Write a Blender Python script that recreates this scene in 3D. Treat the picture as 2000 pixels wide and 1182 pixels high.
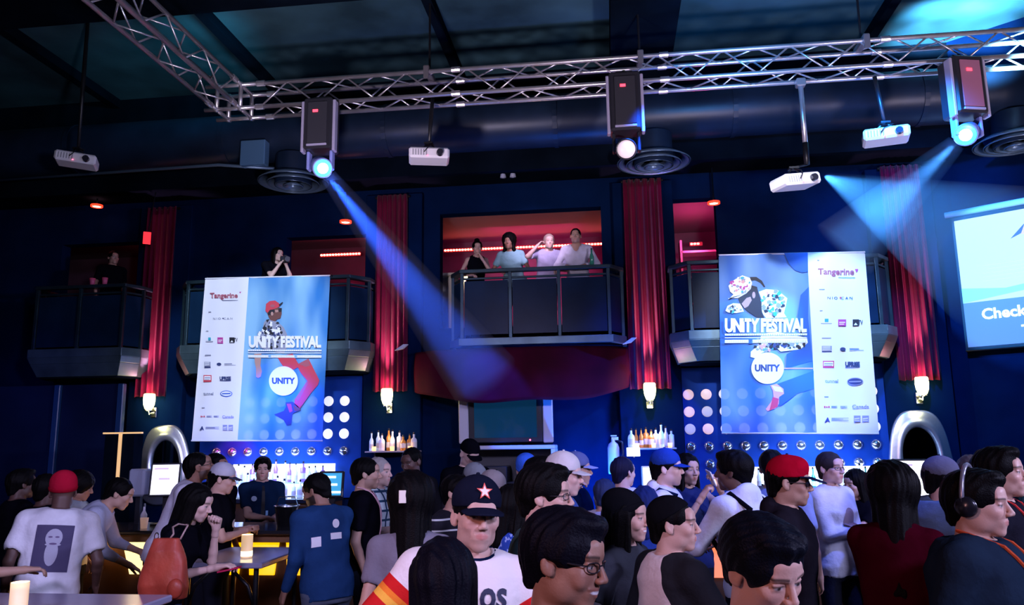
import bpy, math, random
import numpy as np
from mathutils import Vector, Matrix
from math import radians as RAD, sin, cos, pi
for _o in list(bpy.data.objects): bpy.data.objects.remove(_o)
S = bpy.context.scene
COL = S.collection
random.seed(7)
# ------------------------------------------------------------------ camera
FPX = 1540.0
CAM = Vector((0, 0, 1.9))
_A, _T, _R = RAD(-7), math.atan(270 / FPX), .0134
_fw = Vector((sin(_A)*cos(_T), cos(_A)*cos(_T), sin(_T)))
_r0 = Vector((cos(_A), -sin(_A), 0)); _u0 = _r0.cross(_fw)
_rt = _r0*cos(_R) - _u0*sin(_R); _up = _u0*cos(_R) + _r0*sin(_R)
cam_data = bpy.data.cameras.new('camera'); cam_data.sensor_width = 36
cam_data.lens = FPX / 2000 * 36; cam_data.clip_start = .05
cam = bpy.data.objects.new('camera', cam_data); COL.objects.link(cam)
cam.matrix_world = Matrix(((_rt.x, _up.x, -_fw.x, CAM.x), (_rt.y, _up.y, -_fw.y, CAM.y), (_rt.z, _up.z, -_fw.z, CAM.z), (0, 0, 0, 1)))
S.camera = cam
def _ray(px, py): return _fw*FPX + _rt*(px-1000) - _up*(py-591)
def W(px, py, Y):            # photo direction met with the plane y = Y
    d = _ray(px, py); return CAM + d*(Y/d.y)
def WZ(px, py, z):           # ... with the level z
    d = _ray(px, py); return CAM + d*((z-CAM.z)/d.z)
def WD(px, py, dist): return CAM + _ray(px, py)*(dist/FPX)
# ------------------------------------------------------------------ view, world haze, lights
S.view_settings.view_transform = 'Standard'; S.view_settings.look = 'None'
S.view_settings.exposure = 0.0; S.view_settings.gamma = 1.0
S.view_settings.use_curve_mapping = False
S.render.film_transparent = False
try:
    S.cycles.use_denoising = True; S.cycles.max_bounces = 5; S.cycles.diffuse_bounces = 2
    S.cycles.glossy_bounces = 2; S.cycles.transmission_bounces = 4; S.cycles.volume_bounces = 0
    S.cycles.transparent_max_bounces = 8
    S.cycles.sample_clamp_indirect = 4; S.cycles.caustics_reflective = False; S.cycles.caustics_refractive = False
except Exception: pass
wd = bpy.data.worlds.new('world'); S.world = wd; wd.use_nodes = True
_bg = wd.node_tree.nodes['Background']
_bg.inputs[0].default_value = (.001, .004, .016, 1); _bg.inputs[1].default_value = 1
def light(name, typ, loc, target, color, power, size=.3, spot=None, blend=.3, size_y=None, volume=1.0):
    L = bpy.data.lights.new(name, typ); L.energy = power; L.color = color
    if typ == 'AREA':
        L.size = size
        if size_y: L.shape = 'RECTANGLE'; L.size_y = size_y
    else: L.shadow_soft_size = size
    if typ == 'SPOT': L.spot_size = RAD(spot or 40); L.spot_blend = blend
    o = bpy.data.objects.new(name, L); COL.objects.link(o); o.location = loc
    if target is not None:
        d = Vector(target) - Vector(loc); o.rotation_euler = d.to_track_quat('-Z', 'Y').to_euler()
    return o
# stage wash from behind and beside the camera (the stage stands to the right of the photographer)
light('stage_wash_lavender', 'SPOT', (4.2, -1.6, 4.4), (.4, 4, .7), (.56, .54, 1.0), 1500, .4, spot=74, blend=.7)
light('stage_wash_lavender', 'SPOT', (-2.2, -1.6, 4.4), (-2.6, 5.2, .9), (.62, .55, 1.0), 1100, .4, spot=62, blend=.7)
light('stage_wash_pink', 'SPOT', (-3.2, -1.6, 3.4), (.2, 2.6, 1.1), (1.0, .45, .46), 380, .4, spot=64, blend=.8)
light('stage_key_right', 'SPOT', (7.2, 3.2, 3.6), (1.0, 4.6, 1.6), (.58, .58, 1.0), 1500, .25, spot=75, blend=.8)
for _x in (-2.2, 1.6, 5.2): light('truss_fill', 'SPOT', (_x, 5.4, 3.3), (_x, 8.6, 6.15), (1.0, .82, 1.0), 480, .15, spot=88, blend=.9)  # unseen lamps added over the crowd to brighten the truss
light('truss_fill', 'SPOT', (-1.6, 3.2, 3.4), (-4.4, 5.6, 6.05), (.85, .80, 1.0), 420, .15, spot=80, blend=.9)  # one more unseen lamp, added for the side truss
# wash on the banners and the balcony fronts
light('banner_wash', 'SPOT', (-2.6, 4.2, 5.6), (-4.9, 10.2, 3.3), (.66, .78, 1.0), 1900, .15, spot=25, blend=.5)
light('banner_wash', 'SPOT', (1.2, 4.2, 5.6), (2.4, 10.2, 3.2), (.68, .76, 1.0), 2300, .15, spot=25, blend=.5)
# blue wash over the bar wall
light('blue_wall_fill', 'SPOT', (-.15, 10.1, .4), (-.15, 10.95, 1.7), (.008, .14, 1.0), 800, .1, spot=110, blend=.9)  # unseen lamp added to turn the wall beside the television blue
light('blue_bar_wash', 'SPOT', (0.6, 8.0, 5.6), (0.0, 10.6, 1.2), (.008, .10, 1.0), 1500, .15, spot=46, blend=.9)
light('blue_bar_wash', 'SPOT', (-4.4, 9.6, 2.75), (-4.5, 11, 1.7), (.01, .06, 1.0), 150, .1, spot=120, blend=.9)
light('blue_bar_wash', 'SPOT', (2.4, 9.6, 2.75), (2.4, 11, 1.6), (.01, .10, 1.0), 150, .1, spot=120, blend=.9)
light('blue_crowd_wash', 'SPOT', (2.6, 4.6, 5.8), (1.1, 6.3, 1.5), (.13, .20, 1.0), 1300, .12, spot=42, blend=.8)
light('blue_right_wash', 'SPOT', (2.8, 7.6, 5.6), (4.4, 10.9, 3.6), (.02, .26, 1.0), 1300, .1, spot=75, blend=.9)
light('teal_ceiling_wash', 'SPOT', (4.6, 8.0, 5.2), (4.75, 10.1, 7.3), (.24, .66, 1.0), 14000, .1, spot=34, blend=.8)
light('teal_ceiling_wash', 'SPOT', (-4.0, 8.0, 6.5), (-6.4, 10.4, 7.3), (.03, .5, .7), 300, .2, spot=60, blend=1)
light('teal_ceiling_wash', 'SPOT', (1.4, 7.0, 5.4), (2.2, 9.6, 7.3), (.02, .28, .8), 420, .2, spot=100, blend=1)
light('magenta_bar_wash', 'SPOT', (-5.3, 10.45, 2.1), (-5.35, 10.95, 1.6), (1, .0, .22), 40, .05, spot=80, blend=.6)
# ------------------------------------------------------------------ materials
def mat(name, col, rough=.5, metal=0.0, emit=None, es=1.0, noise=0.0, nscale=8.0, bump=0.0, bscale=40.0, spec=.5, trans=0.0, alpha=1.0, coat=0.0, attr=None, sheen=0.0):
    m = bpy.data.materials.new(name); m.use_nodes = True
    nt = m.node_tree; b = nt.nodes['Principled BSDF']
    c = (*col, 1) if len(col) == 3 else col
    b.inputs['Base Color'].default_value = c; b.inputs['Roughness'].default_value = rough
    b.inputs['Metallic'].default_value = metal; b.inputs['Specular IOR Level'].default_value = spec
    b.inputs['Transmission Weight'].default_value = trans; b.inputs['Alpha'].default_value = alpha
    b.inputs['Coat Weight'].default_value = coat; b.inputs['Sheen Weight'].default_value = sheen
    if emit is not None:
        b.inputs['Emission Color'].default_value = (*emit, 1); b.inputs['Emission Strength'].default_value = es
    tc = nt.nodes.new('ShaderNodeTexCoord')
    src = None
    if attr:
        a = nt.nodes.new('ShaderNodeAttribute'); a.attribute_name = attr; src = a.outputs['Color']
        nt.links.new(src, b.inputs['Base Color'])
    if noise > 0:
        n = nt.nodes.new('ShaderNodeTexNoise'); n.inputs['Scale'].default_value = nscale; n.inputs['Detail'].default_value = 4
        nt.links.new(tc.outputs['Object'], n.inputs['Vector'])
        mr = nt.nodes.new('ShaderNodeMapRange'); mr.inputs[1].default_value = .3; mr.inputs[2].default_value = .7
        mr.inputs[3].default_value = 1-noise; mr.inputs[4].default_value = 1+noise
        nt.links.new(n.outputs['Fac'], mr.inputs[0])
        mx = nt.nodes.new('ShaderNodeVectorMath'); mx.operation = 'SCALE'
        if src: nt.links.new(src, mx.inputs[0])
        else: mx.inputs[0].default_value = c[:3]
        nt.links.new(mr.outputs[0], mx.inputs['Scale']); nt.links.new(mx.outputs[0], b.inputs['Base Color'])
    if bump > 0:
        n2 = nt.nodes.new('ShaderNodeTexNoise'); n2.inputs['Scale'].default_value = bscale; n2.inputs['Detail'].default_value = 3
        nt.links.new(tc.outputs['Object'], n2.inputs['Vector'])
        bp = nt.nodes.new('ShaderNodeBump'); bp.inputs['Strength'].default_value = bump; bp.inputs['Distance'].default_value = .02
        nt.links.new(n2.outputs['Fac'], bp.inputs['Height']); nt.links.new(bp.outputs[0], b.inputs['Normal'])
    return m
M = {}
def MM(key, *a, **k):
    if key not in M: M[key] = mat(key, *a, **k)
    return M[key]
# ------------------------------------------------------------------ mesh builder
class MB:
    def __init__(s): s.v = []; s.f = []; s.mi = []; s.cm = 0
    def add(s, vs, fs, mi=None):
        o = len(s.v); s.v += [tuple(p) for p in vs]; s.f += [tuple(i+o for i in f) for f in fs]
        s.mi += [s.cm if mi is None else mi]*len(fs); return s
    def box(s, x0, x1, y0, y1, z0, z1, mi=None, M4=None, bev=0.0):
        if bev > 0:
            b = bev; x0, x1 = min(x0, x1), max(x0, x1); y0, y1 = min(y0, y1), max(y0, y1); z0, z1 = min(z0, z1), max(z0, z1)
            b = min(b, (x1-x0)*.49, (y1-y0)*.49, (z1-z0)*.49)
            vs = []; idx = {}
            for i, X in enumerate((x0, x1)):
                for j, Y in enumerate((y0, y1)):
                    for k, Z in enumerate((z0, z1)):
                        dx, dy, dz = (b if i == 0 else -b), (b if j == 0 else -b), (b if k == 0 else -b)
                        idx[i, j, k, 0] = len(vs); vs.append((X, Y+dy, Z+dz))
                        idx[i, j, k, 1] = len(vs); vs.append((X+dx, Y, Z+dz))
                        idx[i, j, k, 2] = len(vs); vs.append((X+dx, Y+dy, Z))
            fs = []
            for a in range(3):
                for q in (0, 1):
                    o = [t for t in range(3) if t != a]; loop = [(0, 0), (1, 0), (1, 1), (0, 1)]
                    def key(u, v, ax=a):
                        t = [0, 0, 0]; t[a] = q; t[o[0]] = u; t[o[1]] = v; return (*t, ax)
                    ff = [idx[key(u, v)] for u, v in loop]
                    fs.append(ff)
            for a in range(3):
                o = [t for t in range(3) if t != a]
                for u in (0, 1):
                    for v in (0, 1):
                        t0 = [0, 0, 0]; t1 = [0, 0, 0]; t1[a] = 1
                        for t in (t0, t1): t[o[0]] = u; t[o[1]] = v
                        fs.append([idx[(*t0, o[0])], idx[(*t1, o[0])], idx[(*t1, o[1])], idx[(*t0, o[1])]])
            for i in (0, 1):
                for j in (0, 1):
                    for k in (0, 1): fs.append([idx[i, j, k, 0], idx[i, j, k, 1], idx[i, j, k, 2]])
        else:
            vs = [(x0, y0, z0), (x1, y0, z0), (x1, y1, z0), (x0, y1, z0), (x0, y0, z1), (x1, y0, z1), (x1, y1, z1), (x0, y1, z1)]
            fs = [(0, 3, 2, 1), (4, 5, 6, 7), (0, 1, 5, 4), (1, 2, 6, 5), (2, 3, 7, 6), (3, 0, 4, 7)]
        if M4 is not None: vs = [M4 @ Vector(p) for p in vs]
        return s.add(vs, fs, mi)
    def tube(s, pts, r, n=10, mi=None, cap=True, closed=False):
        pts = [Vector(p) for p in pts]; rs = r if hasattr(r, '__len__') else [r]*len(pts)
        t0 = (pts[1]-pts[0]).normalized(); ref = Vector((0, 0, 1)) if abs(t0.z) < .9 else Vector((1, 0, 0))
        vs = []
        N = len(pts)
        for i, p in enumerate(pts):
            if closed: t = pts[(i+1) % N]-pts[i-1]
            else: t = (pts[min(i+1, N-1)]-pts[max(i-1, 0)])
            t.normalize(); a = (ref - t*ref.dot(t)).normalized(); ref = a; b = t.cross(a)
            for k in range(n):
                q = 2*pi*k/n; vs.append(p + (a*cos(q)+b*sin(q))*rs[i])
        fs = []
        for i in range(N if closed else N-1):
            j = (i+1) % N
            for k in range(n): k2 = (k+1) % n; fs.append((i*n+k, i*n+k2, j*n+k2, j*n+k))
        if cap and not closed: fs.append(tuple(range(n))[::-1]); fs.append(tuple((N-1)*n+k for k in range(n)))
        return s.add(vs, fs, mi)
    def lathe(s, prof, c=(0, 0, 0), n=20, mi=None, M4=None, cap=True, sx=1, sy=1):
        vs = [(c[0]+r*cos(2*pi*k/n)*sx, c[1]+r*sin(2*pi*k/n)*sy, c[2]+z) for r, z in prof for k in range(n)]
        fs = [(i*n+k, i*n+(k+1) % n, (i+1)*n+(k+1) % n, (i+1)*n+k) for i in range(len(prof)-1) for k in range(n)]
        if cap: fs.append(tuple(range(n))[::-1]); fs.append(tuple((len(prof)-1)*n+k for k in range(n)))
        if M4 is not None: vs = [M4 @ Vector(p) for p in vs]
        return s.add(vs, fs, mi)
    def prism(s, poly, y0, y1, mi=None, M4=None):   # polygon of (x, z), extruded along y
        n = len(poly); vs = [(x, y0, z) for x, z in poly]+[(x, y1, z) for x, z in poly]
        fs = [tuple(range(n)), tuple(range(n, 2*n))[::-1]]+[(i, i+n, (i+1) % n+n, (i+1) % n) for i in range(n)]
        if M4 is not None: vs = [M4 @ Vector(p) for p in vs]
        return s.add(vs, fs, mi)
    def grid(s, fn, nu, nv, mi=None):
        vs = [fn(i/nu, j/nv) for j in range(nv+1) for i in range(nu+1)]
        fs = [(j*(nu+1)+i, j*(nu+1)+i+1, (j+1)*(nu+1)+i+1, (j+1)*(nu+1)+i) for j in range(nv) for i in range(nu)]
        return s.add(vs, fs, mi)
def wm(o):
    m = o.matrix_basis.copy()
    while o.parent: o = o.parent; m = o.matrix_basis @ m
    return m
def mkmesh(name, mb, mats, smooth=False, inv=None):
    me = bpy.data.meshes.new(name)
    vs = [inv @ Vector(p) for p in mb.v] if inv is not None else mb.v
    me.from_pydata([tuple(p) for p in vs], [], mb.f)
    mats = mats if isinstance(mats, (list, tuple)) else [mats]
    for m in mats: me.materials.append(m)
    if len(mats) > 1: me.polygons.foreach_set('material_index', mb.mi)
    import bmesh
    bm = bmesh.new(); bm.from_mesh(me); bmesh.ops.recalc_face_normals(bm, faces=bm.faces); bm.to_mesh(me); bm.free()
    if smooth: me.shade_smooth() if hasattr(me, 'shade_smooth') else None
    me.update(); return me
def obj(name, mb, mats, parent=None, smooth=False, bevel=0.0, local=False, **props):
    inv = wm(parent).inverted() if (parent is not None and not local) else None
    o = bpy.data.objects.new(name, mkmesh(name, mb, mats, smooth, inv)); COL.objects.link(o)
    if parent: o.parent = parent
    if bevel > 0:
        md = o.modifiers.new('bevel', 'BEVEL'); md.width = bevel; md.segments = 2; md.limit_method = 'ANGLE'
    if smooth:
        md = o.modifiers.new('ws', 'WEIGHTED_NORMAL') if False else None
    for k, v in props.items(): o[k] = v
    return o
def thing(name, label, cat, loc=(0, 0, 0), rotz=0.0, group=None):
    o = bpy.data.objects.new(name, None); COL.objects.link(o); o.empty_display_size = .1
    o.location = loc; o.rotation_euler = (0, 0, rotz); o.matrix_basis = Matrix.Translation(Vector(loc)) @ Matrix.Rotation(rotz, 4, 'Z')
    o['label'] = label; o['category'] = cat
    if group: o['group'] = group
    return o
def tag(o, label, cat, group=None, kind=None):
    o['label'] = label; o['category'] = cat
    if group: o['group'] = group
    if kind: o['kind'] = kind
    return o
def struct(name, mb, m, parent=None, **k):
    o = obj(name, mb, m, parent, **k)
    if parent is None: o['kind'] = 'structure'
    return o
def dup(root, M4, label=None, group=None):
    r = root.copy(); COL.objects.link(r); r.matrix_basis = M4
    if label: r['label'] = label
    if group: r['group'] = group
    def rec(a, b):
        for ch in list(a.children):
            c = ch.copy(); COL.objects.link(c); c.parent = b; rec(ch, c)
    rec(root, r); return r
def place(x, y, z, rz=0, rx=0, ry=0): return Matrix.Translation((x, y, z)) @ Matrix.Rotation(rz, 4, 'Z') @ Matrix.Rotation(rx, 4, 'X') @ Matrix.Rotation(ry, 4, 'Y')
_txt = {}
def text_mesh(s, bold=0.0, spacing=1.0):       # outline polygons of a string, 1 unit high capitals -> (verts, faces, width)
    k = (s, bold, spacing)
    if k in _txt: return _txt[k]
    cu = bpy.data.curves.new('t', 'FONT'); cu.body = s; cu.size = 1; cu.offset = bold; cu.space_character = spacing; cu.resolution_u = 3
    o = bpy.data.objects.new('t', cu); COL.objects.link(o)
    bpy.context.view_layer.update()
    me = o.evaluated_get(bpy.context.evaluated_depsgraph_get()).to_mesh()
    vs = [tuple(v.co) for v in me.vertices]; fs = [tuple(p.vertices) for p in me.polygons]
    o.to_mesh_clear(); bpy.data.objects.remove(o); bpy.data.curves.remove(cu)
    xs = [v[0] for v in vs] or [0, 1]; ys = [v[1] for v in vs] or [0, 1]
    out = ([((v[0]-min(xs))/(max(xs)-min(xs)), (v[1]-min(ys))/(max(ys)-min(ys))) for v in vs], fs)
    _txt[k] = out; return out
# ------------------------------------------------------------------ distance-field modelling of bodies, hair and clothes
def _rot(rx=0, ry=0, rz=0):
    return np.array((Matrix.Rotation(RAD(rz), 3, 'Z') @ Matrix.Rotation(RAD(rx), 3, 'X') @ Matrix.Rotation(RAD(ry), 3, 'Y')))
class Field:
    def __init__(s, lo, hi, h):
        s.lo = np.array(lo, float); s.h = h; s.n = np.maximum(np.ceil((np.array(hi)-s.lo)/h).astype(int)+1, 4)
        s.F = np.full(s.n, .08, np.float32)
    def sub(s, lo, hi):
        a = np.clip(np.floor((np.array(lo)-s.lo)/s.h).astype(int), 0, s.n); b = np.clip(np.ceil((np.array(hi)-s.lo)/s.h).astype(int)+1, 0, s.n)
        if np.any(b <= a): return None
        sl = tuple(slice(a[i], b[i]) for i in range(3))
        ax = [(s.lo[i]+s.h*np.arange(a[i], b[i])).astype(np.float32) for i in range(3)]
        return sl, ax[0][:, None, None], ax[1][None, :, None], ax[2][None, None, :]
    def put(s, lo, hi, fn, k=.02, op='u'):
        pad = max(k, .0)+2.5*s.h; r = s.sub(np.array(lo)-pad, np.array(hi)+pad)
        if r is None: return
        sl, x, y, z = r; d = fn(x, y, z); F = s.F[sl]
        if op == 'u':
            q = np.maximum(k-np.abs(F-d), 0)/max(k, 1e-6); s.F[sl] = np.minimum(F, d)-q*q*k*.25
        else:
            d = -d; q = np.maximum(k-np.abs(F-d), 0)/max(k, 1e-6); s.F[sl] = np.maximum(F, d)+q*q*k*.25
    def cap(s, a, b, ra, rb, k=.02, op='u'):
        a = np.array(a, float); b = np.array(b, float); d = b-a; L2 = float(d@d)+1e-12; R = max(ra, rb)
        def fn(x, y, z):
            px, py, pz = x-a[0], y-a[1], z-a[2]; t = np.clip((px*d[0]+py*d[1]+pz*d[2])/L2, 0, 1)
            return np.sqrt((px-d[0]*t)**2+(py-d[1]*t)**2+(pz-d[2]*t)**2)-(ra+(rb-ra)*t)
        s.put(np.minimum(a, b)-R, np.maximum(a, b)+R, fn, k, op)
    def ell(s, c, r, k=.02, op='u', R=None):
        c = np.array(c, float); r = np.array(r, float); m = r if R is None else np.full(3, r.max())
        def fn(x, y, z):
            p = [x-c[0], y-c[1], z-c[2]]
            if R is not None: p = [R[0, i]*p[0]+R[1, i]*p[1]+R[2, i]*p[2] for i in range(3)]
            k0 = np.sqrt((p[0]/r[0])**2+(p[1]/r[1])**2+(p[2]/r[2])**2); k1 = np.sqrt((p[0]/r[0]**2)**2+(p[1]/r[1]**2)**2+(p[2]/r[2]**2)**2)
            return k0*(k0-1)/np.maximum(k1, 1e-6)
        s.put(c-m, c+m, fn, k, op)
    def half(s, n, off, k=.006):     # keep only n.p > off
        n = np.array(n, float); n /= np.linalg.norm(n)
        s.put(s.lo-1, s.lo+s.n*s.h+1, lambda x, y, z: (n[0]*x+n[1]*y+n[2]*z)-off, k, 's')
    def loft(s, o, R, zs, rx, ry, yc, infl=0.0, k=.03, fold=0.0, seed=0):
        o = np.array(o, float); zs = np.array(zs); L = float(max(abs(zs[0]), abs(zs[-1])))+.3
        def fn(x, y, z):
            p = [x-o[0], y-o[1], z-o[2]]; q = [R[0, i]*p[0]+R[1, i]*p[1]+R[2, i]*p[2] for i in range(3)]
            RX = np.interp(q[2], zs, rx)+infl; RY = np.interp(q[2], zs, ry)+infl; YC = np.interp(q[2], zs, yc)
            a, b = q[0]/RX, (q[1]-YC)/RY; d = (np.power(np.abs(a)**2.3+np.abs(b)**2.3, 1/2.3)-1)*np.minimum(RX, RY)
            if fold: d = d+fold*(np.sin(q[0]*31+q[2]*17+seed)*np.sin(q[2]*23-q[0]*9+seed*2)+.6*np.sin(q[2]*52+q[0]*24+q[1]*30+seed))
            return np.maximum(np.maximum(d, q[2]-zs[-1]), zs[0]-q[2]).astype(np.float32)
        c = o+R @ np.array([0, 0, (zs[0]+zs[-1])/2]); e = (zs[-1]-zs[0])/2+.22
        s.put(c-[e*.9, e*.9, e], c+[e*.9, e*.9, e], fn, k)
    def mesh(s):
        F = s.F; I = F < 0; n = F.shape
        cs = [I[i:n[0]-1+i, j:n[1]-1+j, k:n[2]-1+k] for i in (0, 1) for j in (0, 1) for k in (0, 1)]
        cnt = np.zeros(cs[0].shape, np.int8)
        for c in cs: cnt += c
        act = (cnt > 0) & (cnt < 8); idx = np.argwhere(act)
        if len(idx) == 0: return np.zeros((0, 3)), np.zeros((0, 4), int)
        ids = np.full(act.shape, -1, np.int32); ids[act] = np.arange(len(idx))
        acc = np.zeros((len(idx), 3)); w = np.zeros(len(idx)); g = lambda o: F[idx[:, 0]+o[0], idx[:, 1]+o[1], idx[:, 2]+o[2]]
        cor = [(i, j, k) for i in (0, 1) for j in (0, 1) for k in (0, 1)]; val = {c: g(c) for c in cor}
        for c in cor:
            for a in range(3):
                if c[a] == 0:
                    d = list(c); d[a] = 1; d = tuple(d); va, vb = val[c], val[d]; m = (va < 0) != (vb < 0)
                    t = va/np.where(m, va-vb, 1); p = np.array(c, float)[None, :].repeat(len(idx), 0); p[:, a] += t
                    acc[m] += p[m]; w[m] += 1
        V = s.lo+(idx+acc/np.maximum(w, 1)[:, None])*s.h; Q = []
        for a in range(3):
            b, c = (a+1) % 3, (a+2) % 3; sl0 = [slice(1, n[i]-1) for i in range(3)]; sl1 = list(sl0); sl0[a] = slice(0, n[a]-1); sl1[a] = slice(1, n[a])
            A, B = I[tuple(sl0)], I[tuple(sl1)]
            for (m, flip) in ((A & ~B, False), (~A & B, True)):
                e = np.argwhere(m); e[:, b] += 1; e[:, c] += 1
                def gi(db, dc): q = e.copy(); q[:, b] -= db; q[:, c] -= dc; return ids[q[:, 0], q[:, 1], q[:, 2]]
                q = np.stack([gi(1, 1), gi(0, 1), gi(0, 0), gi(1, 0)], 1)
                if flip: q = q[:, ::-1]
                Q.append(q)
        Q = np.concatenate(Q); Q = Q[(Q >= 0).all(1)]; return V, Q
def npmesh(name, V, Q, mats, colors=None, mi=None):
    me = bpy.data.meshes.new(name); me.vertices.add(len(V)); me.vertices.foreach_set('co', np.asarray(V, np.float32).ravel())
    me.loops.add(len(Q)*4); me.loops.foreach_set('vertex_index', np.asarray(Q, np.int32).ravel())
    me.polygons.add(len(Q)); me.polygons.foreach_set('loop_start', np.arange(0, len(Q)*4, 4, dtype=np.int32)); me.polygons.foreach_set('loop_total', np.full(len(Q), 4, np.int32))
    for m in mats: me.materials.append(m)
    if mi is not None: me.polygons.foreach_set('material_index', np.asarray(mi, np.int32))
    me.update(calc_edges=True); me.validate(); me.shade_smooth()
    if colors is not None:
        at = me.color_attributes.new('Col', 'FLOAT_COLOR', 'POINT'); at.data.foreach_set('color', np.concatenate([colors, np.ones((len(V), 1))], 1).astype(np.float32).ravel())
    return me
SKIN = mat('skin', (.6, .35, .28), .48, attr='Col', bump=.06, bscale=180, spec=.4)
def hair_mat(col):
    k = 'hair_%.2f_%.2f_%.2f' % col
    if k not in M: M[k] = mat('hair', col, .5, spec=.06, bump=.22, bscale=160)
    return M[k]
def cloth_mat(col, sheen=.0):
    k = 'cloth_%.3f_%.3f_%.3f' % tuple(col)
    if k not in M: M[k] = mat('fabric', tuple(col), .95, spec=.0, noise=.12, nscale=9, bump=.25, bscale=30)
    return M[k]
TZ = [-.10, -.04, .02, .12, .24, .36, .44, .50, .545]
TM = dict(rx=[.150, .163, .165, .146, .155, .172, .176, .150, .075], ry=[.100, .112, .115, .102, .110, .120, .115, .092, .066], yc=[0, 0, 0, -.003, -.006, -.008, .0, .008, .012])
TF = dict(rx=[.155, .170, .168, .128, .132, .148, .150, .125, .062], ry=[.100, .115, .115, .092, .100, .118, .100, .080, .056], yc=[0, 0, 0, -.004, -.008, -.018, -.004, .006, .010])
def head_field(h, fem=False, smile=0.0, fat=0.0, beard=0.0, neck=None):
    f = Field((-.105, -.150, -.205), (.105, .135, .135), h); j = .93 if fem else 1.0
    f.ell((0, .018, .035), (.0765, .097, .083), 0.001); f.ell((0, -.028, -.030), ((.061+fat*.008)*j, .066, .080), .03)
    f.ell((0, -.068, -.098), (.024*j, .020, .018), .03); 
    for s in (-1, 1):
        f.ell((s*(.044+fat*.006)*j, -.012, -.070), (.018, .030, .026), .03); f.ell((s*.041, -.062, -.022), (.020, .020, .018), .022)
        f.cap((s*.012, -.088, .024), (s*.042, -.078, .026), .010 if not fem else .007, .009 if not fem else .006, .016)
        f.ell((s*.031, -.100, .004), (.018, .015, .0125), .010, 's'); f.ell((s*.031, -.0765, .003), (.0135, .0130, .0125), .003)
        f.cap((s*.019, -.086, .0095), (s*.043, -.080, .0085), .0045, .004, .004); f.cap((s*.020, -.085, -.006), (s*.042, -.080, -.005), .0035, .0035, .005)
    f.ell((0, -.070, .048), (.046, .026, .028), .02)
    f.cap((0, -.090, .016), (0, -.113, -.026), .0065, .0105, .010)
    for s in (-1, 1): f.ell((s*.0115, -.104, -.031), (.0085, .011, .008), .006); f.ell((s*.0065, -.108, -.0415), (.0030, .005, .0035), .002, 's')
    w = .023+.008*smile; up = .006*smile
    f.ell((0, -.078, -.060), (.030, .017, .024), .014)
    f.cap((0, -.0945, -.0550), (-w, -.088, -.0575+up), .0046, .0026, .005); f.cap((0, -.0945, -.0550), (w, -.088, -.0575+up), .0046, .0026, .005)
    f.cap((0, -.0925, -.0655-.004*smile), (-w*.8, -.087, -.0635+up*.6), .0052, .0028, .005); f.cap((0, -.0925, -.0655-.004*smile), (w*.8, -.087, -.0635+up*.6), .0052, .0028, .005)
    f.cap((-w*.9, -.0945, -.060+up*.5), (0, -.103, -.0605-.001*smile), .0018+.0012*smile, .0018+.0025*smile, .002, 's'); f.cap((w*.9, -.0945, -.060+up*.5), (0, -.103, -.0605-.001*smile), .0018+.0012*smile, .0018+.0025*smile, .002, 's')
    if smile: 
        for s in (-1, 1): f.ell((s*.044, -.066, -.040), (.017, .015, .014), .014)
    for s in (-1, 1):
        R = _rot(0, s*-8, s*-22); f.ell((s*.0785, .012, -.004), (.0085, .020, .031), .006, R=R); f.ell((s*.086, .004, .0), (.0055, .010, .017), .004, 's', R=R); f.ell((s*.076, .006, -.028), (.008, .010, .010), .006)
    if beard: f.ell((0, -.045, -.088), (.052, .042, .035), .02)
    if neck is not None:
        a, b, r = neck; f.cap(a, b, r*.98, r*1.06, .02)
    return f
def head_colors(V, tone, fem, brow, lipc, beardc, glint=True, smile=0.0, hairline=None):
    x, y, z = V[:, 0], V[:, 1], V[:, 2]; C = np.tile(np.array(tone), (len(V), 1)); ax = np.abs(x); fr = y < -.05
    def mix(m, col):
        m = np.clip(m, 0, 1)[:, None]; C[:] = C*(1-m)+np.array(col)*m
    t = np.array(tone); st = lambda d, w: 1/(1+np.exp(np.clip(d/w, -30, 30)))
    mix(.25*st(((ax-.042)/.02)**2+((z+.03)/.02)**2-1, .4)*fr, t*np.array([1.15, .75, .75]))
    w = .022+.008*smile; lip = ((ax/w)**2+((z+.0605-.006*smile*(ax/w)**2)/.0115)**2-1); mix(.75*st(lip, .15)*(y < -.083), lipc)
    if smile > .4: mix(1.0*st((ax/(w*.85))**2+((z+.0605)/.0045)**2-1, .1)*(y < -.078), (.75, .72, .70))
    ey = ((ax-.031)/.0125)**2+((z-.0012)/.0046)**2-1; mix(st(ey, .12)*(y < -.078)*fr, (.42, .40, .40))
    ir = ((ax-.031)/.0058)**2+((z-.0018)/.0050)**2-1; mix(st(ir, .15)*(y < -.078)*fr, (.02, .012, .01))
    ls = np.abs(z-.0068+.25*(ax-.031)**2/.02)-.0020; mix(.85*st(ls, .0006)*(np.abs(ax-.031) < .0155)*(y < -.078), (.02, .012, .012))
    bz = .0275-3.2*(ax-.034)**2; mix(.9*st(np.abs(z-bz)-.0036, .0009)*(ax > .012)*(ax < .052)*fr, brow)
    if beardc is not None:
        a, col = beardc; bm = (z < -.035)*(y < .01)*st(-(lip-.35), .2)*(z > -.13); mst = ((ax < .03)*(z > -.052)*(z < -.036)*(y < -.08)); mix(a*np.clip(bm*((ax > .036) | (z < -.072))+mst, 0, 1), col)
    return C
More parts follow.
